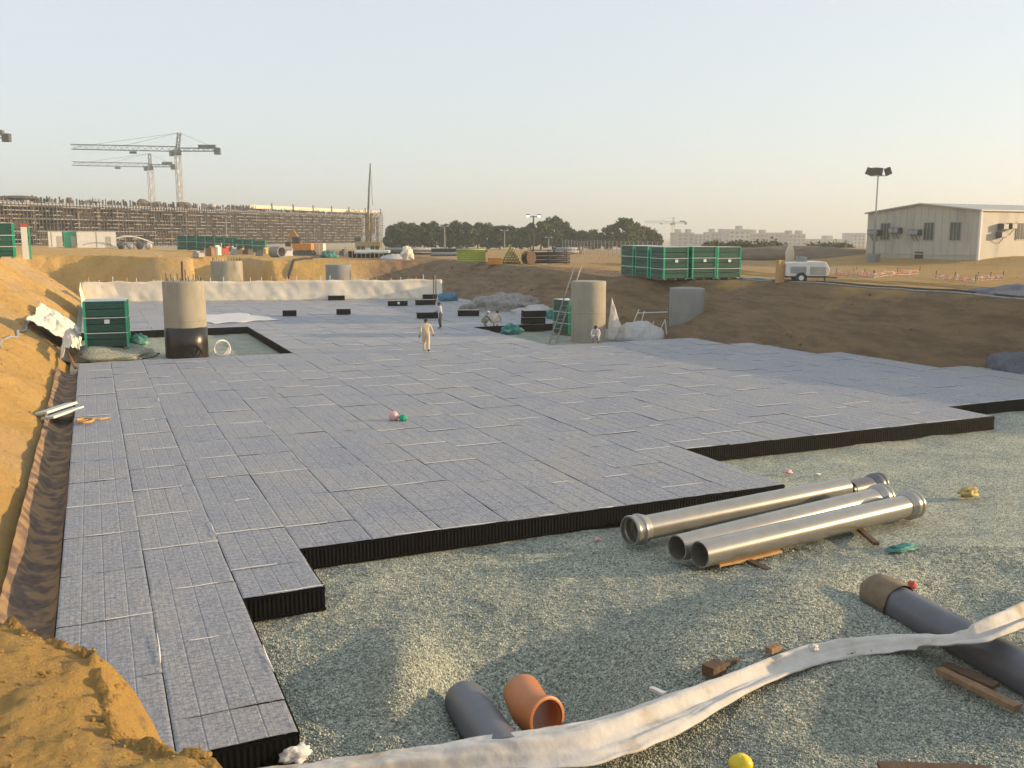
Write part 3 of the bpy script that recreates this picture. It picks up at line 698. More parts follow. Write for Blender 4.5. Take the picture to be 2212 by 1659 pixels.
for k, lab in enumerate(('bottom black crate of the stack of three in the right hole', 'middle black crate of the stack of three in the right hole', 'top black crate of the stack of three in the right hole')):
    o = copy_tree(cr); o.location = (p.x+.04*k, p.y+.5, .02+.475*k); o.rotation_euler = (0, 0, R(-14+3*k)); o.scale = (1.05, 1, 1); tag(o, lab, 'crate', 'loose black drainage crates')

# ------------------------------------------------------------------ pipes on the gravel
def local(pts, o): return [Vector(p)-Vector(o) for p in pts]
def big_pipe(name, a, b, r, label, socket=None, mat='pvc', cat='pipe', group=None):
    a, b = Vector(a), Vector(b); d = (b-a).normalized(); L = (b-a).length
    root = empty(name, a); tag(root, label, cat, group)
    MB().pipe([Vector((0, 0, 0)), d*(L*.25), d*(L*.5), d*(L*.75), d*L], r, .025, 40).build('barrel', M[mat], root, smooth=True, autos=True)
    if socket is not None:
        s0 = d*L if socket else Vector((0, 0, 0)); dd = d if socket else -d
        pr = [(-.02, r+.004), (.03, r+.035), (.10, r+.042), (.13, r+.066), (.19, r+.07), (.22, r+.045), (.30, r+.042), (.33, r+.062), (.40, r+.062), (.42, r+.05)]
        MB().pipe([s0+dd*(x-.1) for x, _ in pr], [q for _, q in pr], .035, 40).build('socket', M[mat], root, smooth=True, autos=True)
    return root
zc = .36
big_pipe('grey_pipe', at(1385, 1142, zc), at(1824, 1053, zc), .265, 'grey plastic pipe nearest the crate field, its collar towards the left', 0, group='grey plastic pipes on the gravel')
big_pipe('grey_pipe', at(1462, 1184, zc), at(1892, 1077, zc), .265, 'middle grey plastic pipe of the row, its collar at the right', 1, group='grey plastic pipes on the gravel')
big_pipe('grey_pipe', at(1511, 1198, zc), at(1957, 1093, zc), .265, 'front grey plastic pipe of the row with the long bright highlight', 1, group='grey plastic pipes on the gravel')
big_pipe('grey_pipe', at(1836, 1060, .27), at(1884, 1049, .27), .24, 'short grey pipe mostly hidden between the others, dark collar showing', 1, mat='slate', group='grey plastic pipes on the gravel')
def stick(name, a, b, w, h, label, mat, cat='timber', taper=None, group=None):
    a, b = Vector(a), Vector(b); d = b-a; mb = MB(); n = 5; vs = []; sd = Vector((-d.y, d.x, 0)).normalized()
    for k in range(n):
        f = k/(n-1); p = d*f; ww = w/2*(1+.15*noise.noise((f*4, a.x, a.y)))*(1 if not taper else 1-(1-taper)*abs(f-.35))
        u = Vector((0, 0, h)) 
        for s, t in ((-1, 0), (1, 0), (1, 1), (-1, 1)): vs.append(p+sd*ww*s+u*t+Vector((0, 0, .008*noise.noise((k, a.x, s)))))
    fs = [(4*k+j, 4*k+(j+1) % 4, 4*k+4+(j+1) % 4, 4*k+4+j) for k in range(n-1) for j in range(4)] + [(3, 2, 1, 0), (4*n-4, 4*n-3, 4*n-2, 4*n-1)]
    mb.add(vs, fs); o = mb.build(name, M[mat], None, bevel=.006); o.location = a; return tag(o, label, cat, group)
stick('timber_batten', at(1385, 1108, .03), at(1662, 1236, .05), .12, .07, 'dark batten lying under the left ends of the grey pipes', 'wood_dark')
stick('timber_batten', at(1760, 1065, .03), at(1893, 1178, .06), .12, .07, 'dark batten sticking out under the right ends of the grey pipes', 'wood_dark')
stick('split_plank', at(1548, 1222, .07), at(1685, 1192, .09), .26, .05, 'pale split plank against the front grey pipe', 'wood_pale', taper=.35)
stick('timber_block', at(1528, 1462, .14), at(1556, 1448, .14), .22, .16, 'short dark timber block near the white cloth strip', 'wood_dark')
stick('timber_stick', at(1550, 1446, .16), at(1606, 1424, .10), .09, .06, 'thin dark stick lying against the timber block', 'wood_dark')
stick('timber_plank', at(2040, 1440, .12), at(2152, 1487, .10), .20, .06, 'shorter brown plank lying below the slate pipe', 'wood_dark')
stick('timber_plank', at(2028, 1452, .09), at(2198, 1535, .08), .16, .08, 'longer brown plank lying below the slate pipe', 'wood')
stick('timber_board', at(1905, 1672, .0), at(2150, 1680, .0), .42, .05, 'dark brown board at the bottom edge of the photo', 'wood_dark')
stick('pale_peg', at(1405, 1490, .18), at(1436, 1503, .2), .07, .05, 'small white peg sticking out behind the cloth strip', 'tape', 'peg')
stick('broken_block', at(1660, 1412, .2), at(1682, 1402, .2), .12, .09, 'small broken brown block behind the cloth strip', 'wood', 'block')

a = at(1003, 1482, .05); b = at(1095, 1640, .12)
root = big_pipe('slate_pipe', (a.x, a.y, -.18), (b.x, b.y, .10), .30, 'slate grey pipe rising from the gravel beside the orange elbow', None, 'slate')
# orange elbow
e0 = at(1128, 1510, .15); e1 = at(1150, 1542, .18)
mb = MB(); c = at(1150, 1540, .20); v1 = Vector((-.35, .93, -.10)).normalized(); v2 = Vector((.42, -.88, .12)).normalized()
v_in = (at(1118, 1490, .05)-c); v_in.z = -.05; v_in.normalize(); v_out = Vector((.22, -.96, .16)).normalized()
pts = [v_in*.66, v_in*.34, v_in*.12+v_out*.01, v_out*.08+v_in*.03, v_out*.20, v_out*.30]
root = empty('orange_elbow', c); tag(root, 'orange terracotta coloured pipe elbow lying in the gravel hollow', 'pipe elbow')
MB().pipe(pts, [.27, .275, .28, .28, .275, .27], .02, 36).build('bend', M['terra'], root, smooth=True, autos=True)
MB().pipe([v_out*.25, v_out*.26, v_out*.32, v_out*.33], [.275, .295, .295, .28], .03, 36).build('rim', M['terra'], root, smooth=True, autos=True)
# slate pipe on the right
a = at(1905, 1285, .22); b = at(2380, 1545, .22)
big_pipe('slate_pipe', a, b, .31, 'long dark slate pipe at the right edge with brown sacking over its end', None, 'slate')
d = (b-a).normalized(); mb = MB()
n = 26; vs = []; prof = [(-.32, .08), (-.28, .26), (-.12, .345), (.12, .37), (.34, .36), (.48, .35)]
for i, (u, r_) in enumerate(prof):
    for j in range(n):
        an = 2*math.pi*j/n; sd = Vector((-d.y, d.x, 0)).normalized(); upv = d.cross(sd)*-1
        rr_ = r_*(1+.10*noise.noise((math.cos(an)*1.6, math.sin(an)*1.6, u*3))+.05*noise.noise((math.cos(an)*5, math.sin(an)*5, u*6)))
        vs.append(d*(u+.10*noise.noise((an, 3, 0))*(i > 3))+(sd*math.cos(an)+upv*math.sin(an))*rr_)
mb.add(vs, [(i*n+j, i*n+(j+1) % n, (i+1)*n+(j+1) % n, (i+1)*n+j) for i in range(len(prof)-1) for j in range(n)]+[tuple(range(n))])
o = mb.build('sacking_wrap', M['brown_cloth'], None, smooth=True); o.location = a; tag(o, 'brown sacking wrapped round the end of the slate pipe', 'sacking')

# ------------------------------------------------------------------ white cloth strip across the foreground
ST = [(430, 1722, .30, .24), (540, 1700, .30, .26), (640, 1684, .27, .28), (740, 1668, .26, .30), (850, 1652, .26, .33), (950, 1642, .30, .36), (1050, 1626, .36, .42), (1150, 1618, .40, .45), (1250, 1610, .42, .45),
      (1350, 1580, .42, .42), (1440, 1545, .36, .38), (1520, 1512, .30, .34), (1600, 1478, .28, .30), (1680, 1442, .27, .28), (1760, 1415, .26, .26), (1840, 1400, .25, .24), (1920, 1394, .25, .24), (2000, 1392, .25, .36), (2050, 1390, .26, .60),
      (2100, 1378, .25, .80), (2150, 1358, .22, .88), (2200, 1336, .19, .90), (2260, 1310, .18, .88), (2380, 1270, .2, .8)]
cs = []
for k in range(len(ST)-1):
    for q in range(10):
        f = q/10; A_, B_ = ST[k], ST[k+1]; cs.append([A_[i]+(B_[i]-A_[i])*f for i in range(4)])
pts = [(at(x, y, z-.16), w*.95) for x, y, w, z in cs]
for _ in range(6): pts = [pts[0]]+[((pts[k-1][0]+pts[k][0]*2+pts[k+1][0])/4, pts[k][1]) for k in range(1, len(pts)-1)]+[pts[-1]]
mb = MB(); m_ = 30; vs = []; o0 = pts[0][0].copy(); n = 2*m_
for k, (p, w) in enumerate(pts):
    t = (pts[min(k+1, len(pts)-1)][0]-pts[max(k-1, 0)][0]).normalized(); sd = Vector((-t.y, t.x, 0)).normalized()
    tw = .35*noise.noise((k*.03, 2, 2)); el = 1+.20*noise.noise((k*.045, 3, 0))+.07*noise.noise((k*.21, 1, 0)); er = 1+.22*noise.noise((k*.05, 9, 0))+.07*noise.noise((k*.19, 6, 0))
    for j in range(n):
        top = j < m_; sx = -1+2*j/(m_-1) if top else 1-2*(j-m_)/(m_-1)
        x = sx*w*(er if sx > 0 else el)
        cre = abs(noise.noise((sx*1.5+k*.010, k*.014, 3)))*.085+abs(noise.noise((sx*3.5-k*.02, k*.02, 8)))*.03+.012*noise.noise((sx*3, k*.10, 5))
        fp = 2.6*noise.noise((k*.011, 4, 4)); z = .10 + .055*math.sin(sx*2.6+fp) + .03*math.sin(sx*6+fp*2.2) - .05*abs(sx)**4 - cre - .035*abs(noise.noise((sx*1.8+k*.09, k*.13, 2)))*(1-sx*sx*.4)
        if not top: z -= .02
        vs.append(p+sd*(x*math.cos(tw)-z*math.sin(tw))+Vector((0, 0, x*math.sin(tw)+z*math.cos(tw)))-o0)
K = len(pts); mb.add(vs, [(i*n+j, i*n+(j+1) % n, (i+1)*n+(j+1) % n, (i+1)*n+j) for i in range(K-1) for j in range(n)]+[tuple(range(n-1, -1, -1)), tuple((K-1)*n+j for j in range(n))])
o = mb.build('cloth_strip', M['white_cloth'], None, smooth=True); o.location = o0; tag(o, 'long crumpled white cloth strip lying across the foreground gravel', 'cloth strip')
def lump_obj(name, p, d, mat, label, cat, seed=0, rough=.3, flat=.6, sink=.0, n=26, k=14, freq=1.5, rz=0, group=None):
    mb = MB().lump((0, 0, d[2]/2*min(1, flat) if flat else d[2]/2), d, seed, rough, n, k, freq=freq, flat=flat); o = mb.build(name, M[mat], None, smooth=True)
    o.location = (p[0], p[1], p[2]-sink); o.rotation_euler = (0, 0, rz); return tag(o, label, cat, group)
lump_obj('paper_scrap', at(640, 1640, .1), (.35, .25, .2), 'tape', 'crumpled white scrap at the corner of the nearest crate panel', 'scrap', 2, .6)
lump_obj('paper_scrap', at(1757, 1405, .34), (.14, .12, .12), 'tape', 'small crumpled white scrap on top of the cloth strip', 'scrap', 3, .6)
lump_obj('yellow_bag', at(2092, 1072, .05), (.55, .35, .28), 'yellow', 'crumpled yellow bag lying on the gravel', 'bag', 4, .6)
lump_obj('yellow_helmet', at(1600, 1656, .0), (.30, .28, .24), 'ypipe', 'yellow rounded helmet at the bottom edge of the photo', 'helmet', 5, .12, .3)
lump_obj('green_net', at(1945, 1187, .03), (.75, .32, .10), 'teal', 'small green net scrap on the gravel', 'net', 6, .7)
lump_obj('red_scrap', at(1702, 1022, .02), (.28, .2, .12), 'pink', 'tiny pink scrap on the gravel beyond the pipes', 'scrap', 7, .6)
lump_obj('white_scrap', at(1765, 1026, .02), (.25, .12, .06), 'tape', 'tiny white scrap on the gravel beyond the pipes', 'scrap', 8, .6)
lump_obj('red_scrap', at(1968, 1270, .05), (.2, .16, .14), 'red', 'red scrap beside the sacking on the slate pipe', 'scrap', 9, .6)
lump_obj('red_scrap', at(1290, 1166, .02), (.14, .1, .06), 'pink', 'tiny pink scrap on the gravel left of the pipes', 'scrap', 10, .6)
lump_obj('pink_ball', at(851, 908, T), (.34, .34, .34), 'pink', 'pale pink crumpled ball lying on the geotextile', 'ball', 11, .2, .8)
lump_obj('green_ball', at(871, 909, T), (.28, .28, .24), 'green', 'dark green ball beside the pink one', 'ball', 12, .2, .8)
# rope on the left edge of the field
p0 = at(163, 918, T+.03); p1 = at(238, 903, T+.03); pts = []
for k in range(40):
    f = k/39
    if f < .55: an = f*30; pts.append(p0+Vector((.28+.26*math.cos(an), .35+.3*math.sin(an)*1.2, .03+.10*f)))
    else:
        g = (f-.55)/.45; pts.append((p0+Vector((.45, .5, .05)))*(1-g)+p1*g+Vector((0, .05*math.sin(g*9), 0)))
mb = MB().tube(local(pts, p0), .032, 7); o = mb.build('rope_coil', M['wood_pale'], None, smooth=True); o.location = p0; tag(o, 'coil of brown rope on the left edge of the field', 'rope')
# small stone scraps on the field
for k, (px, py) in enumerate(((440, 1302),)): pass

# ------------------------------------------------------------------ trench on the left, cloths, hoses
liner = empty('trench_liner', (-1.2, 12, 0)); tag(liner, 'brown plastic membrane lining the narrow trench left of the field', 'membrane')
mb = MB(); ny = 190; prof = [(-.875, .43), (-.90, .30), (-.93, .12), (-1.02, .03), (-1.18, .0), (-1.34, .02), (-1.48, .10), (-1.62, .26), (-1.78, .42)]; vs = []
for j in range(ny+1):
    y = 9+40*j/ny
    for i, (x, z) in enumerate(prof):
        w = .05*fbm(i*1.7, y, .45, 3, 2)+.035*noise.noise((i*2.3, y*2.1, 1))*(0.1 if i == 0 else 1)
        vs.append((x+w*.6+1.2, y-12, z+w*.8+.015+(.12*fbm(y, i, .3, 2, 3) if i > 6 else 0)))
k = len(prof); mb.add(vs, [(j*k+i, j*k+i+1, (j+1)*k+i+1, (j+1)*k+i) for j in range(ny) for i in range(k-1)]); mb.build('membrane', M['liner'], liner, smooth=True)
def hose(name, pts, r, mat, label, cat='hose', n=8):
    o0 = Vector(pts[0]); o = MB().tube(local(pts, o0), r, n).build(name, M[mat], None, smooth=True); o.location = o0; return tag(o, label, cat)
def on_ground(a, b, n, lift=.06, wob=.3, seed=0):
    a, b = Vector(a), Vector(b); out = []
    for k in range(n):
        f = k/(n-1); p = a.lerp(b, f); q = Vector((-(b-a).y, (b-a).x, 0)).normalized()*wob*noise.noise((f*5, seed, 0)); p += q; p.z = ground_z(p.x, p.y)+lift; out.append(p)
    return out
def hit(px, py):                                 # first point of the ground seen through a pixel
    d = ray(px, py).normalized(); t = 3.0
    while t < 400:
        p = CAM+d*t
        if p.z < ground_z(p.x, p.y): return p
        t += .25
    return CAM+d*120
def crumple(name, c, sx, sy, mat, label, cat, zf, seed=0, n=34, amp=.12, rz=0, th=.02):
    mb = MB(); vs = []
    for j in range(n+1):
        for i in range(n+1):
            u, v = i/n-.5, j/n-.5
            a = amp*(fbm(u*4, v*4, 1, 3, seed)+.5*abs(noise.noise((u*9+v*5, v*7, seed))))
            vs.append((u*sx*(1+.18*noise.noise((v*4, seed, 1))), v*sy*(1+.18*noise.noise((u*4, seed, 2))), zf(u, v)+a))
    mb.add(vs, [(j*(n+1)+i, j*(n+1)+i+1, (j+1)*(n+1)+i+1, (j+1)*(n+1)+i) for j in range(n) for i in range(n)])
    o = mb.build(name, M[mat], None, smooth=True); o.location = c; o.rotation_euler = (0, 0, rz); s = o.modifiers.new('thick', 'SOLIDIFY'); s.thickness = th; return tag(o, label, cat)
crumple('cloth_heap', (-2.15, 66.0, 1.05), 2.6, 15, 'cream_cloth', 'crumpled white cloth hanging over the trench left of the crate pack', 'cloth', lambda u, v: -1.5*u-.9*max(0, u-.15)+.12*math.sin(v*7+u*3), 3, amp=.20, n=46)
crumple('cloth_flap', (-1.25, 54.5, .75), .9, 7.0, 'cream_cloth', 'white cloth flap standing at the near corner of the left hole', 'cloth', lambda u, v: .55*math.sin((u+.5)*2.6)+.35*v, 6, amp=.22)
hose('trench_pole', [hit(133, 745)+Vector((0, 0, .3)), at(163, 795, .35)], .07, 'wood', 'brown pole lying from the left bank down into the trench', 'pole')
for i, (px, py, dz, lab) in enumerate(((122, 882, .50, 'upper one of two pale boards lying over the trench'), (136, 892, .40, 'lower one of two pale boards lying over the trench'))):
    p = at(px, py, dz); o = MB().box((0, 0, 0), (.5, 1.7, .09)).build('pale_board', M['strap'], None, bevel=.01); o.location = p; o.rotation_euler = (R(2), R(-9), R(-34)); tag(o, lab, 'board', 'pale boards over the trench')
p = at(240, 772, .1)
lump_obj('gravel_heap', (p.x-.2, p.y+1.5, 0), (5.2, 4.8, 1.1), 'gravel', 'low gravel heap under the single green crate pack', 'gravel heap', 21, .25, .1, n=40, k=20)
lump_obj('teal_bag', at(300, 745, .45), (1.1, .9, .7), 'teal', 'teal net bundle beside the green crate pack', 'net bundle', 22, .5)
c = at(480, 770, .1)
root = empty('white_hose_coil', c); tag(root, 'tangled white plastic ring beside the black footed pier', 'plastic ring')
for k in range(3):
    pts = [Vector((.42*math.cos(a)*(1-.1*k), .12*k+.15*math.sin(a*2+k), .45+.42*math.sin(a))) for a in [2*math.pi*q/24 for q in range(25)]]
    MB().tube(pts, .05, 6).build('loop', M['tape'], root, smooth=True)
crumple('pale_sheet', (at(497, 688, T).x-.2, at(497, 688, T).y, T+.06), 5.0, 7.5, 'tape', 'bright white sheet spread behind the black footed pier', 'sheet', lambda u, v: 0, 9, amp=.03, rz=.25)
crumple('white_sheet', (at(770, 645, T).x, at(770, 645, T).y, T+.1), 1.6, 2.2, 'tape', 'small crumpled white sheet beside a crate near the cloth wall', 'sheet', lambda u, v: .25*(.5-abs(u)), 10, amp=.2)
hose('hose', on_ground(hit(2, 752), hit(75, 690), 20, .05, .4, 1), .06, 'grey', 'grey hose lying across the sunlit left bank')
hose('hose', on_ground(hit(75, 690), hit(100, 705), 8, .05, .2, 4), .06, 'hose', 'short black hose end on the sunlit left bank')
hose('corrugated_hose', on_ground(hit(622, 604), hit(705, 556), 24, .12, .5, 2), .16, 'hose', 'thick black hose running down the far bank')
hose('black_hose', on_ground((42.2, 52, 0), (41.6, 14, 0), 50, .08, .7, 3), .09, 'hose', 'black hose along the top of the right bank')
hose('pale_pipe', on_ground((41.4, 54, 0), (40.9, 14, 0), 40, .05, .3, 5), .06, 'scaf', 'thin pale pipe along the edge of the right bank')
hose('blue_pipe', on_ground(hit(1598, 603), hit(1690, 610), 14, .08, .2, 6), .09, 'blue', 'thin blue pipe between the crate packs and the compressor')

# ------------------------------------------------------------------ things round the right hole
def ladder():
    b = at(1194, 742, 0); b = b*(1+.4/b.length); b.z = 0; d_ = math.hypot(b.x, b.y)
    t = atd(1249, 573, d_+3.2); root = empty('ladder', b); tag(root, 'tall metal ladder leaning on the streaked pier', 'ladder')
    v = t-b; s = _rt*.21
    for sg in (-1, 1): MB().bar(s*sg, v+s*sg, .055, .09).build('rail', M['scaf'], root)
    n = 17
    for k in range(1, n): p = v*(k/n); MB().tube([p-s, p+s], .022, 6).build('rung', M['scaf'], root)
ladder()
p = at(1397, 737, .1); lump_obj('cloth_mound', (p.x+.3, p.y+1.4, 0), (3.1, 2.4, 2.1), 'pale_rub', 'pale mound under cloth right of the ladder pier', 'mound', 31, .16, .1, n=36, k=18)
root = empty('rod_frame', (p.x+.3, p.y+1.4, 0)); tag(root, 'thin pale rods standing out of the cloth mound', 'rods')
for a_, b_ in (((1365, 705), (1380, 668)), ((1383, 704), (1392, 672)), ((1378, 676), (1442, 674)), ((1408, 712), (1412, 694)), ((1425, 715), (1437, 690)), ((1437, 690), (1440, 722))):
    D = math.hypot(p.x, p.y)+1.4; A_, B_ = atd(*a_, D), atd(*b_, D); MB().tube(local([A_, B_], root.location), .03, 6).build('rod', M['strap'], root)
# leaning triangular sheet
D = math.hypot(pB.x, pB.y)+1.0; tri = [atd(1310, 735, D-.6), atd(1352, 735, D-.4), atd(1322, 642, D+.5)]
mb = MB(); n = 14; vs = []; idx = {}
for i in range(n+1):
    for j in range(n+1-i):
        f, g = i/n, j/n; q = tri[0]*(1-f-g)+tri[1]*g+tri[2]*f; idx[(i, j)] = len(vs); vs.append(q-tri[0]+Vector((0, .12*fbm(f*4, g*4, 1, 2, 3), 0)))
fs = []
for i in range(n):
    for j in range(n-i):
        fs.append((idx[(i, j)], idx[(i, j+1)], idx[(i+1, j)]))
        if j < n-i-1: fs.append((idx[(i, j+1)], idx[(i+1, j+1)], idx[(i+1, j)]))
mb.add(vs, fs); o = mb.build('leaning_sheet', M['white_cloth'], None, smooth=True); o.location = tri[0]; s = o.modifiers.new('t', 'SOLIDIFY'); s.thickness = .03; tag(o, 'pale triangular sheet hanging beside the streaked pier', 'sheet')
p = at(1110, 676, .4); lump_obj('rubble_heap', (p.x+.8, p.y+3.2, 0), (7.5, 5, 3.0), 'rubble', 'long low grey rubble heap at the foot of the right bank', 'rubble heap', 33, .28, .1, n=60, k=24, freq=2.4)
p = at(1165, 684, .4); lump_obj('rubble_heap', (p.x+.9, p.y+2.5, 0), (4, 3, 2.0), 'pale_rub', 'small pale heap behind the stack of three crates', 'rubble heap', 34, .22, .1, n=40, k=18, freq=2)
lump_obj('blue_tarp', at(1042, 661, T), (2.0, 1.4, .7), 'blue', 'blue green tarpaulin bundle left of the rubble heap', 'tarpaulin', 35, .4)
lump_obj('blue_tarp', at(968, 650, T), (1.8, 1.2, 1.0), 'blue', 'bright blue bundle at the right end of the cloth wall', 'tarpaulin', 36, .45)
lump_obj('teal_net', at(1105, 722, .35), (1.5, .9, .8), 'teal', 'green net bundle at the edge of the right hole', 'net bundle', 37, .5)
lump_obj('teal_net', at(1200, 690, .4), (1.4, 1.0, 1.0), 'teal', 'teal net bundle behind the stack of three crates', 'net bundle', 38, .5)
p = hit(2180, 838); lump_obj('gravel_pile', (p.x+1.4, p.y+.3, 0), (3.8, 3.0, 2.2), 'greygravel', 'dark bluish gravel pile at the foot of the right bank', 'gravel pile', 39, .18, .2, n=50, k=22, freq=2)
p = hit(2190, 640); lump_obj('gravel_pile', (p.x+2.5, p.y+1, p.z-.3), (9, 5, 1.3), 'greygravel', 'low grey gravel pile on top of the right bank', 'gravel pile', 40, .2, .2, n=50, k=18, freq=2)

# ------------------------------------------------------------------ people
def person(name, label, loc, rz, J, bones, wear, scale=1.0, hair=True, cap=None):
    names = list(J); me = bpy.data.meshes.new(name+'_cage'); me.from_pydata([J[n][0] for n in names], [(names.index(a), names.index(b)) for a, b in bones], [])
    ob = bpy.data.objects.new(name+'_cage', me); col.objects.link(ob)
    ob.modifiers.new('skin', 'SKIN'); sub = ob.modifiers.new('sub', 'SUBSURF'); sub.levels = 2
    for i, n in enumerate(names):
        sv = me.skin_vertices[0].data[i]; r = J[n][1]; sv.radius = r if isinstance(r, tuple) else (r, r); sv.use_root = (n == 'pelvis')
    dg = bpy.context.evaluated_depsgraph_get(); m2 = bpy.data.meshes.new_from_object(ob.evaluated_get(dg)); bpy.data.objects.remove(ob)
    b = MB(); b.v = [tuple(v.co) for v in m2.vertices]; b.f = [tuple(p.vertices) for p in m2.polygons]
    mats = []; 
    for k in wear.values():
        if k not in mats: mats.append(k)
    for p in m2.polygons:
        best, bn = 1e9, None
        for a_, c_ in bones:
            A_, C_ = Vector(J[a_][0]), Vector(J[c_][0]); d_ = C_-A_; t = max(0, min(1, (p.center-A_).dot(d_)/max(1e-9, d_.length_squared)))
            q = (p.center-(A_+d_*t)).length
            if q < best: best, bn = q, (a_, c_)
        key = bn[1]; m_ = wear.get(key, wear['*']); b.m.append(mats.index(m_))
    sk = mats.index('skin') if 'skin' in mats else 0
    for s in ('l', 'r'):                         # five fingers on each hand
        w_, h_ = Vector(J['wrist_'+s][0]), Vector(J['hand_'+s][0]); d_ = (h_-w_).normalized(); u_ = d_.orthogonal().normalized(); x_ = d_.cross(u_)
        for q, (off, ln) in enumerate(((-.028, .06), (-.010, .075), (.009, .07), (.026, .055))):
            a_ = h_+x_*off; b.tube([a_-d_*.02, a_+d_*ln*.55, a_+d_*ln+u_*.02], [.010, .009, .007], 6, sk)
        b.tube([h_-d_*.05+x_*-.02, h_-d_*.02+x_*-.055, h_+d_*.02+x_*-.062], [.012, .011, .008], 6, sk)
    hd = Vector(J['head'][0])
    root = empty(name, loc, rz); root.scale = (scale,)*3; tag(root, label, 'person', 'workers in the pit')
    b.build('body', [M[k] for k in mats], root, smooth=True)
    if hair:
        hb = MB(); up = (hd-Vector(J['neck'][0])).normalized()
        hb.lump(hd+up*.045+Vector((0, -.02, 0)), (.20, .225, .17), 3, .12, 16, 9); o = hb.build('hair', M[cap or 'hair'], root, smooth=True)
    nb = MB().lump(hd+Vector((0, .105, -.01)), (.03, .04, .045), 1, .1, 8, 6); nb.lump(hd+Vector((-.095, .0, -.005)), (.02, .04, .06), 1, .1, 8, 6); nb.lump(hd+Vector((.095, .0, -.005)), (.02, .04, .06), 1, .1, 8, 6)
    nb.build('nose_and_ears', M['skin'], root, smooth=True)
    return root
BONES = [('pelvis', 'belly'), ('belly', 'chest'), ('chest', 'neck'), ('neck', 'head'), ('head', 'crown')]
for s in ('l', 'r'): BONES += [('chest', 'shoulder_'+s), ('shoulder_'+s, 'elbow_'+s), ('elbow_'+s, 'wrist_'+s), ('wrist_'+s, 'hand_'+s), ('pelvis', 'hip_'+s), ('hip_'+s, 'knee_'+s), ('knee_'+s, 'ankle_'+s), ('ankle_'+s, 'toe_'+s)]
STAND = dict(pelvis=((0, 0, .95), (.15, .12)), belly=((0, 0, 1.10), (.15, .11)), chest=((0, 0, 1.30), (.165, .115)), neck=((0, .01, 1.47), .055), head=((0, .03, 1.585), (.08, .092)), crown=((0, .03, 1.655), (.07, .08)),
    shoulder_l=((-.19, 0, 1.39), .062), elbow_l=((-.27, -.03, 1.12), .05), wrist_l=((-.30, .04, .88), .034), hand_l=((-.305, .06, .80), .03),
    shoulder_r=((.19, 0, 1.39), .062), elbow_r=((.28, -.04, 1.12), .05), wrist_r=((.31, .06, .92), .034), hand_r=((.315, .10, .85), .03),
    hip_l=((-.09, 0, .88), .105), knee_l=((-.10, .02, .48), .07), ankle_l=((-.10, -.02, .09), .046), toe_l=((-.11, .14, .035), .035),
    hip_r=((.09, 0, .88), .105), knee_r=((.10, .02, .48), .07), ankle_r=((.10, -.02, .09), .046), toe_r=((.11, .14, .035), .035))
def pose(**k): d = dict(STAND); d.update(k); return d
walk = pose(pelvis=((0, 0, .94), (.19, .15)), belly=((0, 0, 1.08), (.18, .14)), chest=((0, .02, 1.30), (.185, .125)), hip_l=((-.10, 0, .87), .125), hip_r=((.10, 0, .87), .125), knee_l=((-.10, .16, .50), .09), ankle_l=((-.09, .12, .09), .055), toe_l=((-.09, .28, .04), .035), knee_r=((.10, -.02, .47), .09), ankle_r=((.09, -.26, .14), .055), toe_r=((.09, -.14, .03), .035),
    elbow_l=((-.30, -.08, 1.12), .06), wrist_l=((-.34, .02, .88), .045), hand_l=((-.345, .05, .80), .032), elbow_r=((.30, -.06, 1.13), .06), wrist_r=((.36, .04, .92), .045), hand_r=((.37, .08, .85), .032))
wear_w = {'*': 'cream_wear', 'neck': 'cream_wear', 'head': 'skin', 'crown': 'skin', 'hand_l': 'skin', 'hand_r': 'skin', 'toe_l': 'shoe', 'toe_r': 'shoe'}
p = at(921, 760, T); person('person', 'walking worker in loose cream clothes seen from behind', (p.x, p.y, T+.01), R(-12), walk, BONES, wear_w, 1.02)
st = pose(knee_l=((-.12, .10, .49), .07), ankle_l=((-.16, .02, .09), .046), toe_l=((-.18, .18, .035), .035), chest=((.0, .04, 1.30), (.165, .115)), head=((-.02, .09, 1.575), (.08, .092)), crown=((-.02, .09, 1.645), (.07, .08)), neck=((0, .05, 1.47), .055), elbow_r=((.24, .14, 1.14), .05), wrist_r=((.14, .32, 1.06), .034), hand_r=((.10, .38, 1.05), .03))
wear_s = {'*': 'white_wear', 'head': 'skin', 'crown': 'skin', 'wrist_l': 'skin', 'wrist_r': 'skin', 'hand_l': 'skin', 'hand_r': 'skin', 'hip_l': 'dark_wear', 'hip_r': 'dark_wear', 'knee_l': 'dark_wear', 'knee_r': 'dark_wear', 'ankle_l': 'dark_wear', 'ankle_r': 'dark_wear', 'toe_l': 'shoe', 'toe_r': 'shoe'}
p = at(952, 710, T); person('person', 'standing worker in white shirt and dark trousers beside a crate', (p.x, p.y, T+.01), R(70), st, BONES, wear_s, 1.02)
crouch = pose(pelvis=((0, -.12, .36), (.16, .13)), belly=((0, -.04, .50), (.16, .12)), chest=((0, .12, .70), (.17, .12)), neck=((0, .22, .84), .055), head=((0, .30, .93), (.08, .092)), crown=((0, .32, .995), (.07, .08)),
    shoulder_l=((-.19, .15, .76), .062), elbow_l=((-.24, .34, .56), .05), wrist_l=((-.16, .48, .36), .034), hand_l=((-.13, .53, .28), .03), shoulder_r=((.19, .15, .76), .062), elbow_r=((.24, .34, .56), .05), wrist_r=((.16, .48, .36), .034), hand_r=((.13, .53, .28), .03),
    hip_l=((-.10, -.10, .34), .105), knee_l=((-.17, .30, .46), .075), ankle_l=((-.14, .02, .10), .046), toe_l=((-.15, .18, .035), .035), hip_r=((.10, -.10, .34), .105), knee_r=((.17, .30, .46), .075), ankle_r=((.14, .02, .10), .046), toe_r=((.15, .18, .035), .035))
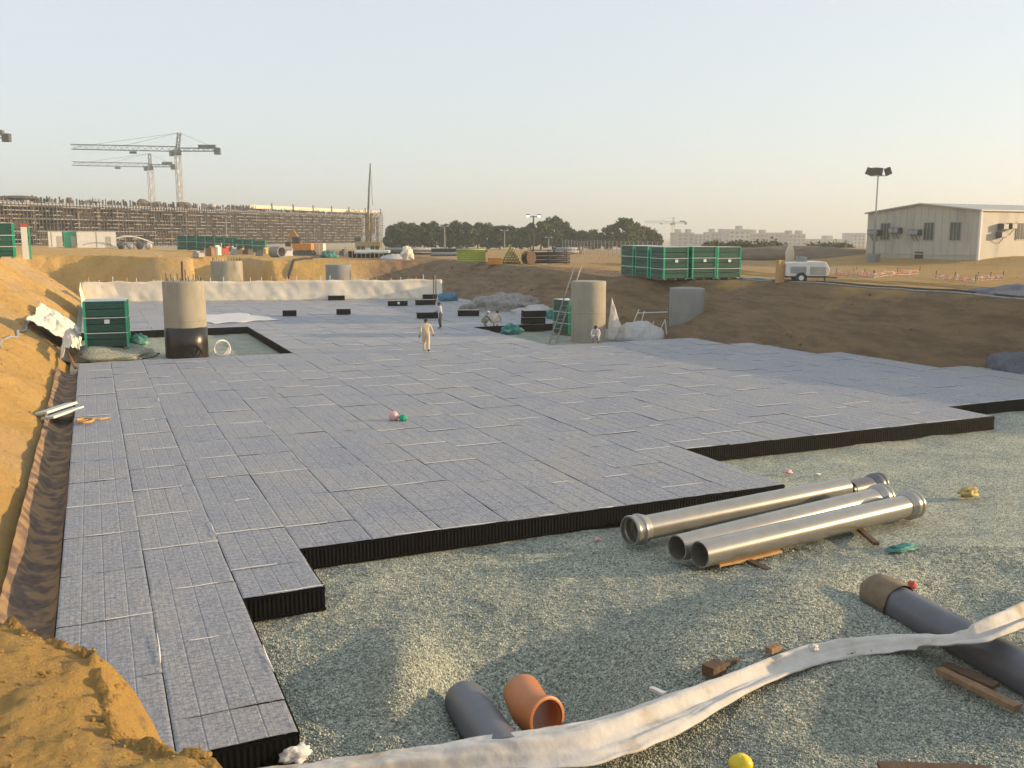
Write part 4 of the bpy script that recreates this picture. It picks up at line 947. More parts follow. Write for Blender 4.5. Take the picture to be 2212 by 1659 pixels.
wear_c = {'*': 'grey_wear', 'head': 'skin', 'crown': 'skin', 'hand_l': 'skin', 'hand_r': 'skin', 'toe_l': 'shoe', 'toe_r': 'shoe'}
p = at(1052, 706, T); person('person', 'left one of two crouching workers at the edge of the right hole', (p.x-.1, p.y+.3, T+.01), R(-100), crouch, BONES, wear_c, 1.0, True, 'white_wear')
wear_c2 = dict(wear_c); wear_c2['*'] = 'cream_wear'
p = at(1072, 707, T); person('person', 'right one of two crouching workers bending over the crate edge', (p.x+.1, p.y+.5, T+.01), R(-60), crouch, BONES, wear_c2, 1.0)
wear_c3 = dict(wear_c); wear_c3['*'] = 'white_wear'
p = at(1291, 741, T); person('person', 'dark haired worker in pale shirt sitting at the foot of the streaked pier', (p.x, p.y+.25, .42), R(150), crouch, BONES, wear_c3, 1.0)

# ------------------------------------------------------------------ middle distance: ground clutter
def gz(p): return ground_z(p[0], p[1])
def gat(px, py):                                 # ground point through a pixel, beyond the pit
    p = hit(px, py); return Vector((p.x, p.y, ground_z(p.x, p.y)))
# compressor trailer on the right bank
p = gat(1738, 611); sc = mpp(p); root = empty('trailer_compressor', (p.x, p.y, p.z), R(-30)); tag(root, 'white dusty trailer compressor parked on the right bank', 'compressor')
Lc = 90*sc
mb = MB(); prof = [(-.50, .42), (-.50, 1.18), (-.46, 1.26), (.20, 1.34), (.42, 1.30), (.52, .86), (.48, .44)]; w = .75; vs = [(x*Lc, s*w, z*1.05) for s in (-1, 1) for x, z in prof]; n = len(prof)
mb.add(vs, [tuple(range(n)), tuple(range(2*n-1, n-1, -1))]+[(i, n+i, n+(i+1) % n, (i+1) % n) for i in range(n)]); mb.build('body', M['white'], root, bevel=.05)
for x in (-.30, -.12): MB().box((x*Lc, -.765, .85), (.5, .03, .42)).build('vent_panel', M['grey'], root)
for x in (.15, .33): MB().box((x*Lc, -.765, .80), (.5, .03, .5)).build('door', M['offwhite'], root)
for s in (-1, 1):
    wh = MB().tube([(-.14*Lc, s*.62, .34), (-.14*Lc, s*.84, .34)], .36, 20).build('tyre', M['hose'], root, smooth=True, autos=True)
    MB().tube([(-.14*Lc, s*.80, .34), (-.14*Lc, s*.86, .34)], .16, 12).build('rim', M['white'], wh)
MB().bar((.4*Lc, 0, .4), (.75*Lc, 0, .32), .10).build('tow_bar', M['dgrey'], root); MB().bar((.46*Lc, 0, .45), (.46*Lc, 0, 0), .08).build('jockey_leg', M['dgrey'], root)
MB().box((0, 0, .40), (Lc*.95, 1.2, .10)).build('chassis', M['dgrey'], root)
mb = MB().bar((.05*Lc, -.4, 1.3), (-.25*Lc, -.4, 1.75), .05).bar((.05*Lc, .4, 1.3), (-.25*Lc, .4, 1.75), .05); mb.box((-.1*Lc, 0, 1.52), (.6, .7, .3)); mb.build('exhaust_and_rails', M['grey'], root)
p = gat(1684, 614); o = MB().box((0, 0, .75), (.5, .3, 1.5)).build('timber_post', M['wood_pale'], None, bevel=.02); o.location = (p.x, p.y, p.z-.05); tag(o, 'stout brown timber post left of the compressor', 'post')
p = gat(1706, 566); lump_obj('excavated_block', (p.x, p.y, p.z-.1), (1.2, .6, 2.3), 'fascia', 'upright pale rock left behind the compressor', 'rock', 51, .25, .7)
# red and white barrier mesh
for i, (a_, b_) in enumerate((((1770, 592), (1842, 596)), ((1848, 592), (1885, 600)), ((1886, 600), (1985, 592)), ((2020, 602), (2105, 612)), ((2110, 606), (2165, 604)))):
    A_, B_ = gat(*a_), gat(*b_); n = 16; mb = MB(); vs = []
    for k in range(n+1):
        q = A_.lerp(B_, k/n); g = ground_z(q.x, q.y); h = .32+.35*noise.noise((k*.6, i*3, 0)); dx = .25*noise.noise((k*.5, i, 5))
        vs += [Vector((q.x+dx, q.y, g+.03))-A_, Vector((q.x+dx*1.5, q.y-.1, g+.03+h*.5))-A_, Vector((q.x-dx, q.y, g+h))-A_]
    fs = [(3*k+r, 3*k+3+r, 3*k+4+r, 3*k+1+r) for k in range(n) for r in (0, 1)]
    mb.add(vs, fs); mb.m = [0 if (k // 2) % 3 else 1 for k in range(len(fs))]
    root = empty('barrier_mesh', A_); tag(root, ('drooping orange and white barrier mesh right of the compressor', 'crumpled orange barrier mesh in the middle of the shed slope', 'sagging barrier mesh below the shed windows', 'red barrier mesh lying below the shed corner', 'last scrap of barrier mesh near the right edge')[i], 'barrier mesh', 'orange barrier mesh below the shed')
    o = mb.build('net', [M['netred'], M['tape']], root); s = o.modifiers.new('w', 'WIREFRAME'); s.thickness = .05; s.use_replace = True
    for k in range(0, n+1, 8):
        q = Vector(vs[3*k]); MB().tube([q-Vector((0, 0, .2)), q+Vector((.1, 0, .55))], .03, 6).build('stake', M['rust'], root)
# light mast
p = gat(1886, 566); sc = mpp(p); root = empty('light_mast', p); tag(root, 'tall floodlight mast standing left of the shed', 'light mast'); H = (566-384)*sc
MB().tube([(0, 0, 0), (0, 0, H)], [.13, .07], 10).build('pole', M['grey'], root, smooth=True); MB().bar(-_rt*.9+Vector((0, 0, H)), _rt*.9+Vector((0, 0, H)), .10).build('cross_arm', M['grey'], root)
for x, tl in ((-.95, .5), (-.45, -.2), (.1, .1), (1.0, -.7)):
    o = MB().box((0, 0, 0), (.62, .35, .75)).build('floodlight', M['dgrey'], root, bevel=.03); o.location = _rt*x+Vector((0, 0, H+.45)); o.rotation_euler = (R(12), tl*.6, -YAW)
MB().box((0, 0, .4), (1.0, 1.0, .8)).build('footing', M['conc_dark'], root)
# the shed
gc = gat(2112, 563); gl = gat(1870, 556)
zb = min(gc.z, gl.z)-.4; Lg = 18.5; shed = empty('shed', (gc.x, gc.y, zb)); tag(shed, 'grey metal shed with low gabled roof and window air conditioners', 'shed')
sc = mpp(gc); He = (562-456)*sc+.4; Hp = He+.75; Lx = 30.0; gd = Vector((gl.x-gc.x, gl.y-gc.y, 0)); Lg = gd.length; gd.normalize(); ld = Vector((gd.y, -gd.x, 0))
def S(u, v, z): return gd*u+ld*v+Vector((0, 0, z))
mb = MB(); mb.add([S(0, 0, 0), S(Lg, 0, 0), S(Lg, 0, He), S(Lg/2, 0, Hp), S(0, 0, He), S(0, Lx, 0), S(Lg, Lx, 0), S(Lg, Lx, He), S(Lg/2, Lx, Hp), S(0, Lx, He)], [(0, 1, 2, 3, 4), (9, 8, 7, 6, 5), (0, 4, 9, 5), (1, 6, 7, 2)])
mb.build('wall', M['offwhite'], shed)
for s in (0, 1):
    e = S(-.25 if not s else Lg+.25, -.3, He-.06); r_ = S(Lg/2, -.3, Hp+.03); e2 = e+ld*(Lx+.6); r2 = r_+ld*(Lx+.6); up_ = Vector((0, 0, .14))
    MB().add([e, r_, r2, e2, e+up_, r_+up_, r2+up_, e2+up_], [(3, 2, 1, 0), (4, 5, 6, 7), (0, 1, 5, 4), (1, 2, 6, 5), (2, 3, 7, 6), (3, 0, 4, 7)]).build('roof_slope', M['roof'], shed)
for k in range(1, 16): u = Lg*k/16; h_ = He+(Hp-He)*(1-abs(u-Lg/2)/(Lg/2)); MB().bar(S(u, -.012, 0), S(u, -.012, h_-.15), .035).build('cladding_rib', M['offwhite'], shed)
MB().bar(S(-.05, -.05, .0), S(-.05, -.05, He), .22).build('corner_trim', M['white'], shed)
mb = MB(); mb.bar(S(0, -.04, .9), S(Lg, -.04, .9), .08, .10); mb.build('plinth_rail', M['offwhite'], shed)
def shed_u(px): # position along the gable from a photo column
    best = min(range(0, 201), key=lambda k: abs((lambda q: CX+F_PX*(q-CAM).dot(_rt)/(q-CAM).dot(_fw))(Vector(shed.location)+S(Lg*k/200, 0, He/2))-px)); return Lg*best/200
def win(u, z, w, h, onlong=False):
    c_ = S(0, u, z) if onlong else S(u, 0, z); n_ = -gd if onlong else -ld; t_ = ld if onlong else gd
    rot = Matrix((t_, n_, Vector((0, 0, 1)))).transposed()
    o = MB().box(c_+n_*.02, (w+.16, .10, h+.16), rot=rot).build('window', M['grey'], shed); MB().box(c_+n_*.06, (w, .06, h), rot=rot).build('pane', M['glass'], o)
    for f in (-.17, .17): MB().box(c_+n_*.075+t_*w*f, (.05, .06, h), rot=rot).build('glazing_bar', M['grey'], o)
def acu(u, z, onlong=False):
    c_ = S(0, u, z) if onlong else S(u, 0, z); n_ = -gd if onlong else -ld; t_ = ld if onlong else gd
    rot = Matrix((t_, n_, Vector((0, 0, 1)))).transposed()
    o = MB().box(c_+n_*.32, (.85, .62, .6), rot=rot).build('air_conditioner', M['dgrey'], shed, bevel=.02); MB().box(c_+n_*.65, (.7, .03, .45), rot=rot).build('grille', M['grey'], o)
    MB().bar(c_+n_*.05-Vector((0, 0, .9)), c_+n_*.55-Vector((0, 0, .34)), .05).build('bracket', M['dgrey'], o)
zw = He-2.0
for px in (1912, 2006, 2064): win(shed_u(px), zw, 1.15, 1.75)
for px in (1888, 1896, 1934, 1942, 1976, 1984): acu(shed_u(px), zw+.35*((px % 4)-1)*.3)
win(6.2, zw, 1.4, 1.6, True); win(11.5, zw, 1.3, 1.6, True); acu(3.0, zw+.45, True); acu(4.3, zw+.5, True); acu(2.8, zw-.35, True)
o = MB().box(S(shed_u(1988), -.03, .75), (1.0, .08, .8), rot=Matrix((gd, -ld, Vector((0, 0, 1)))).transposed()).build('low_vent', M['glass'], shed)
# dark berm left of the shed
p = gat(1800, 556); lump_obj('earth_berm', (p.x, p.y+6, p.z-.8), (26, 8, 3.0), 'berm', 'dark earth berm between the compressor and the shed', 'berm', 61, .16, .3, n=60, k=20, rz=-.9)

# stacked yellow pipes
def pipe_stack(px, py, rows, r, L, mat, label, heading, z=None):
    p = gat(px, py); root = empty('pipe_stack', p, heading); tag(root, label, 'pipe stack'); proto = None
    for j in range(rows[0] if isinstance(rows, tuple) else rows):
        n = (rows[1] if isinstance(rows, tuple) else rows-j)
        for i in range(n):
            if proto is None:
                proto = MB().pipe([(0, 0, 0), (0, L, 0)], r, r*.12, 14).mesh('pipe', M[mat], True)
            o = bpy.data.objects.new('pipe', proto); link(o, root); o.location = ((i-(n-1)/2)*2.02*r, random.uniform(-.15, .15), r+j*r*(1.75 if not isinstance(rows, tuple) else 2.0)+.05)
    return root
pipe_stack(1103, 570, 7, .155, 6, 'ypipe', 'pyramid stack of yellow pipes seen end on', R(-23))
pipe_stack(1047, 567, (6, 4), .12, 3.0, 'lime', 'low stack of lime green pipes seen from the side', R(67))
p = gat(1069, 571); o = MB().box((0, 0, .35), (1.5, 1.0, .7)).build('orange_crate', M['orange'], None, bevel=.03); o.location = p; o.rotation_euler = (0, 0, -.4); tag(o, 'low orange crate in front of the yellow pipes', 'crate')
p = gat(1186, 571)
root = empty('pipe_rack', p, R(-20)); tag(root, 'dark rack loaded with black pipes right of the yellow stack', 'pipe rack')
for x in (-1.8, 0, 1.8):
    for y in (-1, 1): MB().bar((x, y, 0), (x, y, 1.5), .10).build('post', M['rust'], root)
for j in range(3):
    for i in range(5): MB().tube([(-2.2, -.8+i*.4, .3+j*.42), (2.2, -.8+i*.4, .3+j*.42)], .17, 10).build('pipe', M['hose'], root, smooth=True)
MB().box((0, 0, 1.55), (4.6, 2.4, .08)).build('roof', M['dgrey'], root)
p = gat(1142, 571); root = empty('cable_reel', p, R(20)); tag(root, 'dark cable reel left of the red lamp post', 'cable reel')
for s in (-.4, .4): MB().tube([(0, s-.04, .7), (0, s+.04, .7)], .7, 20).build('flange', M['wood_dark'], root)
MB().tube([(0, -.4, .7), (0, .4, .7)], .4, 16).build('drum', M['hose'], root)
for i, px in enumerate((1184, 1195, 1213)):
    p = gat(px, 560); o = MB().lathe([(.28, 0), (.3, .05), (.28, .45), (.3, .5), (.28, .85), (.26, .88)], n=14).build('drum', M['strap'], None, smooth=True); o.location = p; tag(o, ('left white drum on the sand right of the rack', 'middle white drum on the sand right of the rack', 'right white drum on the sand right of the rack')[i], 'drum', 'white drums on the sand')
# lamp posts
def lamp_post(px, yb, yt, label, mat='grey', lit=False, dist=None, heads=2):
    p = gat(px, yb) if dist is None else atd(px, yb, dist); sc = mpp(p)
    if dist is not None: p.z = ground_z(p.x, p.y)
    H = (CAM_Z-p.z) + (508-yt)*sc; root = empty('lamp_post', p); tag(root, label, 'lamp post', 'lamp posts on the site')
    MB().tube([(0, 0, 0), (0, 0, H)], [.12, .07], 8).build('pole', M[mat], root)
    MB().bar(-_rt*.6+Vector((0, 0, H-.1)), _rt*.6+Vector((0, 0, H-.1)), .08).build('arm', M[mat], root)
    for x in ((-.6, .6) if heads == 2 else (-.9, 0, .9)):
        o = MB().box((0, 0, 0), (.42, .3, .26)).build('lamp_head', M['dgrey'], root); o.location = _rt*x+Vector((0, 0, H)); o.rotation_euler = (R(18), 0, -YAW)
        MB().box((0, -.17, 0), (.34, .04, .18)).build('lens', M['lamp'] if lit else M['paper'], o)
lamp_post(1152, 571, 467, 'tall red lamp post with lit heads by the pipe rack', 'rust', True)
lamp_post(961, 545, 488, 'pale lamp post in front of the left trees', dist=170)
lamp_post(1090, 540, 497, 'thin lamp post in front of the middle trees', dist=190)
lamp_post(1185, 530, 512, 'short lamp post in the gap of the trees', dist=200)
lamp_post(490, 520, 470, 'pale lamp post in front of the scaffolded building', dist=200)
# fence
root = empty('wire_fence', atd(1290, 530, 150)); tag(root, 'thin wire fence in front of the right hand trees', 'fence')
A_ = atd(1215, 540, 165); B_ = atd(1420, 540, 125)
for k in range(26):
    q = A_.lerp(B_, k/25); z = ground_z(q.x, q.y); MB().tube(local([Vector((q.x, q.y, z)), Vector((q.x, q.y, z+2.2))], root.location), .05, 6).build('fence_post', M['grey'], root)
for h in (.3, .8, 1.3, 1.8, 2.15):
    MB().tube(local([Vector((q.x, q.y, ground_z(q.x, q.y)+h)) for q in (A_.lerp(B_, k/12) for k in range(13))], root.location), .02, 4).build('wire', M['grey'], root)

# long dark pipe stacks in front of the trees
for i, (px, yb, n, lab) in enumerate(((895, 550, 9, 'long dark pipe stack in front of the left trees'), (1000, 552, 8, 'row of black pipes in front of the middle trees'), (1235, 548, 5, 'low dark pipe stack right of the rack'))):
    p = gat(px, yb) if i != 0 else atd(px, yb, 150); p.z = ground_z(p.x, p.y); root = empty('pipe_stack', p, -YAW+.1); tag(root, lab, 'pipe stack'); L = (55 if i < 2 else 30)*mpp(p)*2
    for k in range(n):
        j = 0 if k < n*.6 else 1; MB().tube([(-L/2+random.uniform(-1, 0), k % 5*.55-1+j*.25, .28+j*.48), (L/2-random.uniform(0, 1.5), k % 5*.55-1+j*.25, .28+j*.48)], .27, 10).build('pipe', M['hose'] if k % 3 else M['grey'], root, smooth=True)

# covered black crates, bag and heap near the far right corner
p = gat(795, 557); root = empty('covered_crates', p, -YAW+.05); tag(root, 'row of black crates under a pale cover above the far bank', 'covered crates'); sc = mpp(p)
for k in range(9): MB().box(((k-4)*9.5*sc, 0, .45), (6.5*sc, .9, .9)).build('crate', M['black'], root)
mb = MB(); n = 20; vs = []
for i in range(n+1):
    x = (-.32+.86*i/n)*88*sc
    for y, z in ((-.75, .62), (-.6, .98), (.6, 1.0), (.75, .6)): vs.append((x, y, z+.12*noise.noise((x*.8, y, 3))))
mb.add(vs, [(4*i+j, 4*i+4+j, 4*i+5+j, 4*i+1+j) for i in range(n) for j in range(3)]); o = mb.build('cover', M['strap'], root, smooth=True); s = o.modifiers.new('t', 'SOLIDIFY'); s.thickness = .04
p = gat(880, 562); lump_obj('bulk_bag', (p.x, p.y, p.z-.1), (1.5, 1.2, 1.9), 'cream_cloth', 'tall crumpled cream bulk bag above the far right corner', 'bag', 71, .35, .8, n=30, k=18)
p = gat(857, 560); lump_obj('grey_heap', (p.x, p.y+.6, p.z-.3), (4.0, 2.5, 1.6), 'pale_rub', 'grey heap left of the cream bulk bag', 'heap', 72, .15, .2)
p = gat(712, 557); lump_obj('green_bundle', (p.x, p.y, p.z-.1), (2.4, 1.4, 1.2), 'teal', 'green bundle at the head of the black hose', 'bundle', 73, .5)
p = gat(600, 556)
root = empty('concrete_ring', p, .5); tag(root, 'pale concrete ring lying on the far bank', 'concrete ring'); MB().pipe([(0, -.9, .75), (0, .9, .75)], .75, .12, 24).build('ring', M['conc_dark'], root, smooth=True, autos=True); MB().pipe([(0, .85, .75), (0, 1.0, .75)], .80, .16, 24).build('lip', M['conc'], root, smooth=True, autos=True)
jr = random.Random(5)
JK = [(455, 553, 'wood', 'brown'), (470, 551, 'white', 'white'), (486, 549, 'red', 'red'), (505, 551, 'grey', 'grey'), (520, 549, 'wood_pale', 'tan'), (536, 550, 'rust', 'rusty'), (560, 553, 'dgrey', 'dark'), (575, 548, 'yellow', 'yellow'), (622, 553, 'white', 'second white'), (648, 550, 'rust', 'second rusty'), (675, 551, 'wood', 'second brown'), (30+400, 556, 'grey', 'second grey'), (740, 552, 'dgrey', 'second dark')]
for k, (px, py, mt, cn) in enumerate(JK):
    p = gat(px, py); w = jr.uniform(.7, 1.5); h = jr.uniform(.5, 1.3); mb = MB()
    mb.box((0, 0, h/2), (w, jr.uniform(.5, 1.1), h), rz=jr.uniform(0, 1), taper=jr.uniform(.75, 1)); mb.box((jr.uniform(-.3, .3), 0, h+.12), (w*.6, .5, .24), rz=jr.uniform(0, 1)); mb.bar((w*.5, 0, 0), (w*.5+.1, .1, h+.6), .08)
    o = mb.build('site_clutter', M[mt], None, bevel=.02); o.location = p; tag(o, '%s heap of building clutter along the far bank top, number %d from the left' % (cn, k+1) if False else '%s piece of stacked site equipment along the far bank top' % cn, 'equipment', 'site clutter along the far bank')

# ------------------------------------------------------------------ far left: cabins, shelter, crate row, excavator
def cabin(x0, x1, yt, D, mat, label, door=True):
    a, b = atd(x0, 530, D), atd(x1, 530, D); c = (a+b)/2; z = ground_z(c.x, c.y); w = (b-a).length; h = (CAM_Z-z)+(508-yt)*mpp(c)
    ang = math.atan2((b-a).y, (b-a).x); root = empty('site_cabin', (c.x, c.y, z), ang); tag(root, label, 'cabin', 'site cabins at the far left')
    MB().box((0, 1.2, h/2), (w-.05, 2.4, h)).build('wall', M[mat], root); MB().box((0, 1.2, h+.05), (w+.1, 2.6, .12)).build('roof', M['roof'], root)
    for k in range(max(1, int(w/2.4))):
        x = -w/2+w*(k+.5)/max(1, int(w/2.4)); MB().bar((x-w*.25, -.03, .1), (x-w*.25, -.03, h-.1), .06).build('panel_joint', M['grey'], root)
    if door: MB().box((w*.3, -.03, 1.0), (.8, .06, 2.0)).build('door', M['offwhite'], root)
cabin(105, 136, 500, 190, 'white', 'narrow white site cabin at the far left')
cabin(138, 165, 500, 191, 'green', 'green site cabin between two white ones')
cabin(167, 252, 500, 190, 'white', 'long white site cabin in front of the scaffolding')
p = atd(292, 530, 185); z = ground_z(p.x, p.y); root = empty('arched_shelter', (p.x, p.y, z), -YAW+.4); tag(root, 'white arched shelter frame right of the long white cabin', 'shelter'); w = 74*mpp(p)
for y in (0, 3):
    MB().tube([(-w/2+w*q/16, y, 1.0+(1.2*math.sin(math.pi*(.25+.75*q/16)))) for q in range(17)], .12, 6).build('arch', M['white'], root)
for q in (0, 4, 8, 12, 16): MB().bar((-w/2+w*q/16, 0, 0), (-w/2+w*q/16, 0, 1.0+1.2*math.sin(math.pi*(.25+.75*q/16))), .10).build('leg', M['grey'], root)
for q in range(4): MB().lump((-w/2+w*(q+.5)/4, 1.5, .5), (w/5, 1.5, 1.3), q, .3, 12, 8).build('stored_bundle', M['pale_rub'] if q % 2 else M['dgrey'], root)
farpack = pack_proto('crate_pack', 2.2, 2.2, 2.4, 4, False); ords = ['first', 'second', 'third', 'fourth', 'fifth', 'sixth', 'seventh', 'eighth', 'ninth']
for k in range(9):
    o = farpack if k == 0 else copy_tree(farpack); p = atd(400+k*20, 530, 178-k*1.5); z = ground_z(p.x, p.y); o.location = (p.x, p.y, z+.1); o.rotation_euler = (0, 0, R(-20+3*(k % 3))); o.scale = (1, 1, 1.0+.14*math.sin(k*.5+.5))
    tag(o, '%s crate pack from the left in the distant green row' % ords[k], 'crate pack', 'distant row of green crate packs')
# excavator
p = atd(655, 532, 150); z = ground_z(p.x, p.y); ex = empty('excavator', (p.x, p.y, z), -YAW); tag(ex, 'orange excavator in front of the scaffolded building', 'excavator')
for s in (-.9, .9):
    t = MB(); t.add([(x, s+w, zz) for w in (-.25, .25) for x, zz in ((-1.5, .1), (1.5, .1), (1.8, .45), (1.5, .8), (-1.5, .8), (-1.8, .45))], [(0, 1, 2, 3, 4, 5), (11, 10, 9, 8, 7, 6)]+[(i, 6+i, 6+(i+1) % 6, (i+1) % 6) for i in range(6)]); t.build('track', M['dgrey'], ex)
MB().box((0, 0, 1.4), (2.9, 2.2, 1.0)).build('body', M['orange'], ex, bevel=.06); MB().box((-.9, -.5, 2.2), (1.1, 1.0, 1.4)).build('cab', M['glass'], ex, bevel=.05)
MB().bar((-.4, .4, 1.8), (-1.6, .4, 3.9), .35).build('boom', M['orange'], ex); MB().bar((-1.6, .4, 3.9), (-2.4, .4, 2.2), .26).build('dipper_arm', M['orange'], ex); MB().box((-2.4, .4, 1.8), (.7, .8, .7)).build('bucket', M['dgrey'], ex)
p = atd(683, 532, 152); z = ground_z(p.x, p.y); o = MB().box((0, 0, 1.0), (2.6, 2.2, 1.7)).box((-.7, -1.12, 1.0), (.06, .06, 1.6)).box((.7, -1.12, 1.0), (.06, .06, 1.6)).box((0, 0, .1), (2.2, 1.8, .3)).build('tan_container', M['fascia'], None, bevel=.03); o.location = (p.x, p.y, z); o.rotation_euler = (0, 0, -YAW); tag(o, 'tan container right of the orange excavator', 'container')

# ------------------------------------------------------------------ building under construction with scaffolding
bA = atd(-140, 505, 235); bB = atd(822, 505, 385); zA = 3.6
bd = Vector((bB.x-bA.x, bB.y-bA.y, 0)); BL = bd.length; bd.normalize(); bn = Vector((bd.y, -bd.x, 0))
if bn.dot(-bA) < 0: bn = -bn
bld = empty('scaffolded_building', (bA.x, bA.y, zA)); tag(bld, 'long unfinished concrete building wrapped in scaffolding at the far left', 'building')
def Bp(u, v, z): return bd*u+bn*v+Vector((0, 0, z))
BH = 11.3; FL = [0, 3.4, 6.8, 9.9]
mrot = Matrix((bd, bn, Vector((0, 0, 1)))).transposed()
for z in FL[1:]: MB().box(Bp(BL/2, -7.5, z), (BL, 15, .35), rot=mrot).build('floor_slab', M['slab'], bld)
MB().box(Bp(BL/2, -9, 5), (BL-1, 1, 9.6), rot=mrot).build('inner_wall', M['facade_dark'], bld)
nb = int(BL/6.5)
for k in range(nb+1):
    u = BL*k/nb; MB().box(Bp(u, -1.2, 5), (.7, .7, 9.8), rot=mrot).build('column', M['slab'] if k % 4 else M['conc_dark'], bld)
rr = random.Random(8)
for k in range(nb):
    for f in range(3):
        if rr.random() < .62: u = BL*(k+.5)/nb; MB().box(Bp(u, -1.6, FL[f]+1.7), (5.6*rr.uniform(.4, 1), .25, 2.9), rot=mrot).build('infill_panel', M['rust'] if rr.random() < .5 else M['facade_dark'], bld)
bays = 14
for b_ in range(bays):                           # scaffolding, one part per bay of the facade
    mb = MB(); u0, u1 = BL*b_/bays, BL*(b_+1)/bays; n = int((u1-u0)/1.0); top = BH+rr.uniform(-.3, .9)
    for k in range(n):
        u = u0+(u1-u0)*k/n
        for v in (.5, 1.6): mb.bar(Bp(u, v, 0), Bp(u+rr.uniform(-.05, .05), v, top+rr.uniform(-.6, .5)), .14, m=0)
    z = .9
    while z < BH-.2:
        mb.bar(Bp(u0, 1.65, z), Bp(u1, 1.65, z), .07, m=0)
        u = u0
        while u < u1-1:
            ln = rr.uniform(.7, 2.6)
            if rr.random() < .52: mb.box(Bp(u+ln/2, 1.15, z+.1), (ln, .9, .24), rot=mrot, m=1)
            u += ln+.2
        z += .95
    for k in range(2): a_ = rr.uniform(u0, u1-5); mb.bar(Bp(a_, 1.75, 0), Bp(a_+5, 1.75, BH*.8), .08, m=0)
    o = mb.build('scaffold_bay', [M['rust'], M['scaf']], bld)
for b_ in range(7):
    f0, f1 = .56+.063*b_, .56+.063*(b_+1)-.003; MB().box(Bp(BL*(f0+f1)/2, .2, BH+.55), (BL*(f1-f0), .35, 1.1), rot=mrot).build('fascia_panel', M['fascia'], bld)
    MB().bar(Bp(BL*f1, .45, BH-.3), Bp(BL*f1, .45, BH+2.0), .30).build('fascia_prop', M['facade_dark'], bld)
mb = MB()
for k in range(330):
    u = BL*rr.random(); w = rr.uniform(.3, 1.6) if rr.random() < .4 else .15; h = rr.uniform(.2, 1.2); mb.box(Bp(u, -rr.uniform(.5, 4), BH+h/2-.5), (w, .4, h+.6), rot=mrot, m=rr.randrange(3))
o = mb.build('roof_clutter', [M['facade_dark'], M['rust'], M['dgrey']], bld); tag(o, kind='stuff')
for k, (f, w, h) in enumerate(((.07, 6, 1.0), (.12, 9, .7), (.24, 4, .6), (.33, 3, 1.3), (.42, 3, 1.1), (.48, 2.5, .9))):
    MB().lump(Bp(BL*f, -2, BH+h*.3), (w, 4, h*1.5), k, .2, 14, 8).build('covered_stack', (M['facade_dark'], M['rust'], M['offwhite'])[k % 3] if k not in (3, 4) else M['berm'], bld, smooth=True)

# ------------------------------------------------------------------ cranes
def lattice(mb, a, b, w, h=None, step=None, t=.12, m=0):
    a, b = Vector(a), Vector(b); d = b-a; L = d.length; d.normalize(); u = d.cross(Vector((0, 0, 1)))
    if u.length < .1: u = Vector((_rt.x, _rt.y, 0))
    u.normalize(); v = u.cross(d); h = h or w; cs_ = [u*w/2*sx+v*h/2*sy for sx, sy in ((-1, -1), (1, -1), (1, 1), (-1, 1))]
    for c_ in cs_: mb.bar(a+c_, b+c_, t, m=m)
    n = max(2, int(L/(step or max(w, h)*1.2)))
    for k in range(n):
        for q in range(4):
            c1, c2 = cs_[q], cs_[(q+1) % 4]; p_, r_ = a+d*L*k/n, a+d*L*(k+1)/n
            if k % 2: c1, c2 = c2, c1
            mb.bar(p_+c1, r_+c2, t*.6, m=m)
    return mb
def tower_crane(px, yjib, yapex, xjib, xcnt, D, label, apex_dx=0, faint=False):
    p = atd(px, 508, D); sc = mpp(p); gzv = ground_z(p.x, p.y); root = empty('tower_crane', (p.x, p.y, gzv)); tag(root, label, 'tower crane', 'tower cranes behind the buildings')
    zj = CAM_Z-gzv+(508-yjib)*sc; za = CAM_Z-gzv+(508-yapex)*sc
    mast = 'crane_y'; 
    lattice(MB(), (0, 0, 0), (0, 0, zj-1), 1.5 if D < 400 else 1.9, t=.17).build('mast', M[mast], root)
    MB().box((0, 0, zj-.6), (2.2, 2.2, 1.6)).build('slewing_unit', M['crane_d'], root); MB().box(Vector((0, 0, zj-.9))-_rt*1.7-_fh*.8, (1.3, 1.3, 1.8)).build('cab', M['crane_d'], root)
    j = _rt*(xjib-px)*sc; c_ = _rt*(xcnt-px)*sc
    lattice(MB(), Vector((0, 0, zj+.5)), j+Vector((0, 0, zj+.5+.02*j.length)), 1.2, 1.5, t=.17).build('jib', M['crane_d'], root)
    lattice(MB(), Vector((0, 0, zj+.3)), c_+Vector((0, 0, zj+.3)), 1.2, 1.0, t=.2).build('counter_jib', M['crane_d'], root)
    MB().box(c_*.94+Vector((0, 0, zj-.3)), (1.9, 1.4, 1.9), rz=-YAW).build('counterweight', M['crane_d'] if not faint else M['rust'], root)
    MB().box(c_*.7+Vector((0, 0, zj+1.2)), (c_.length*.4, 1.2, 1.2), rz=-YAW).build('winch', M['crane_d'], root)
    ap = _rt*apex_dx*sc+Vector((0, 0, za)); lattice(MB(), (0, 0, zj), ap, .9, t=.16).build('apex_frame', M['crane_d'] if yapex < yjib-10 else M[mast], root)
    for f in (.55, .95): MB().tube([ap, j*f+Vector((0, 0, zj+1.2))], .05, 4).build('tie_rod', M['crane_d'], root)
    MB().tube([ap, c_*.9+Vector((0, 0, zj+.8))], .05, 4).build('tie_rod', M['crane_d'], root)
    MB().box(j*.42+Vector((0, 0, zj-.6)), (2.0, 1.0, .7), rz=-YAW).build('trolley', M['crane_d'], root)
    return root
tower_crane(393, 330, 293, 168, 484, 330, 'larger tower crane above the left building with leaning apex', 6)
tower_crane(333, 363, 336, 168, 386, 420, 'smaller paler tower crane behind the larger one', 0)
tower_crane(-110, 302, 270, -420, 40, 300, 'tower crane whose counterweight enters at the left edge', 0, True)
tower_crane(1454, 482, 470, 1392, 1482, 760, 'tiny distant tower crane behind the crate packs', 0)
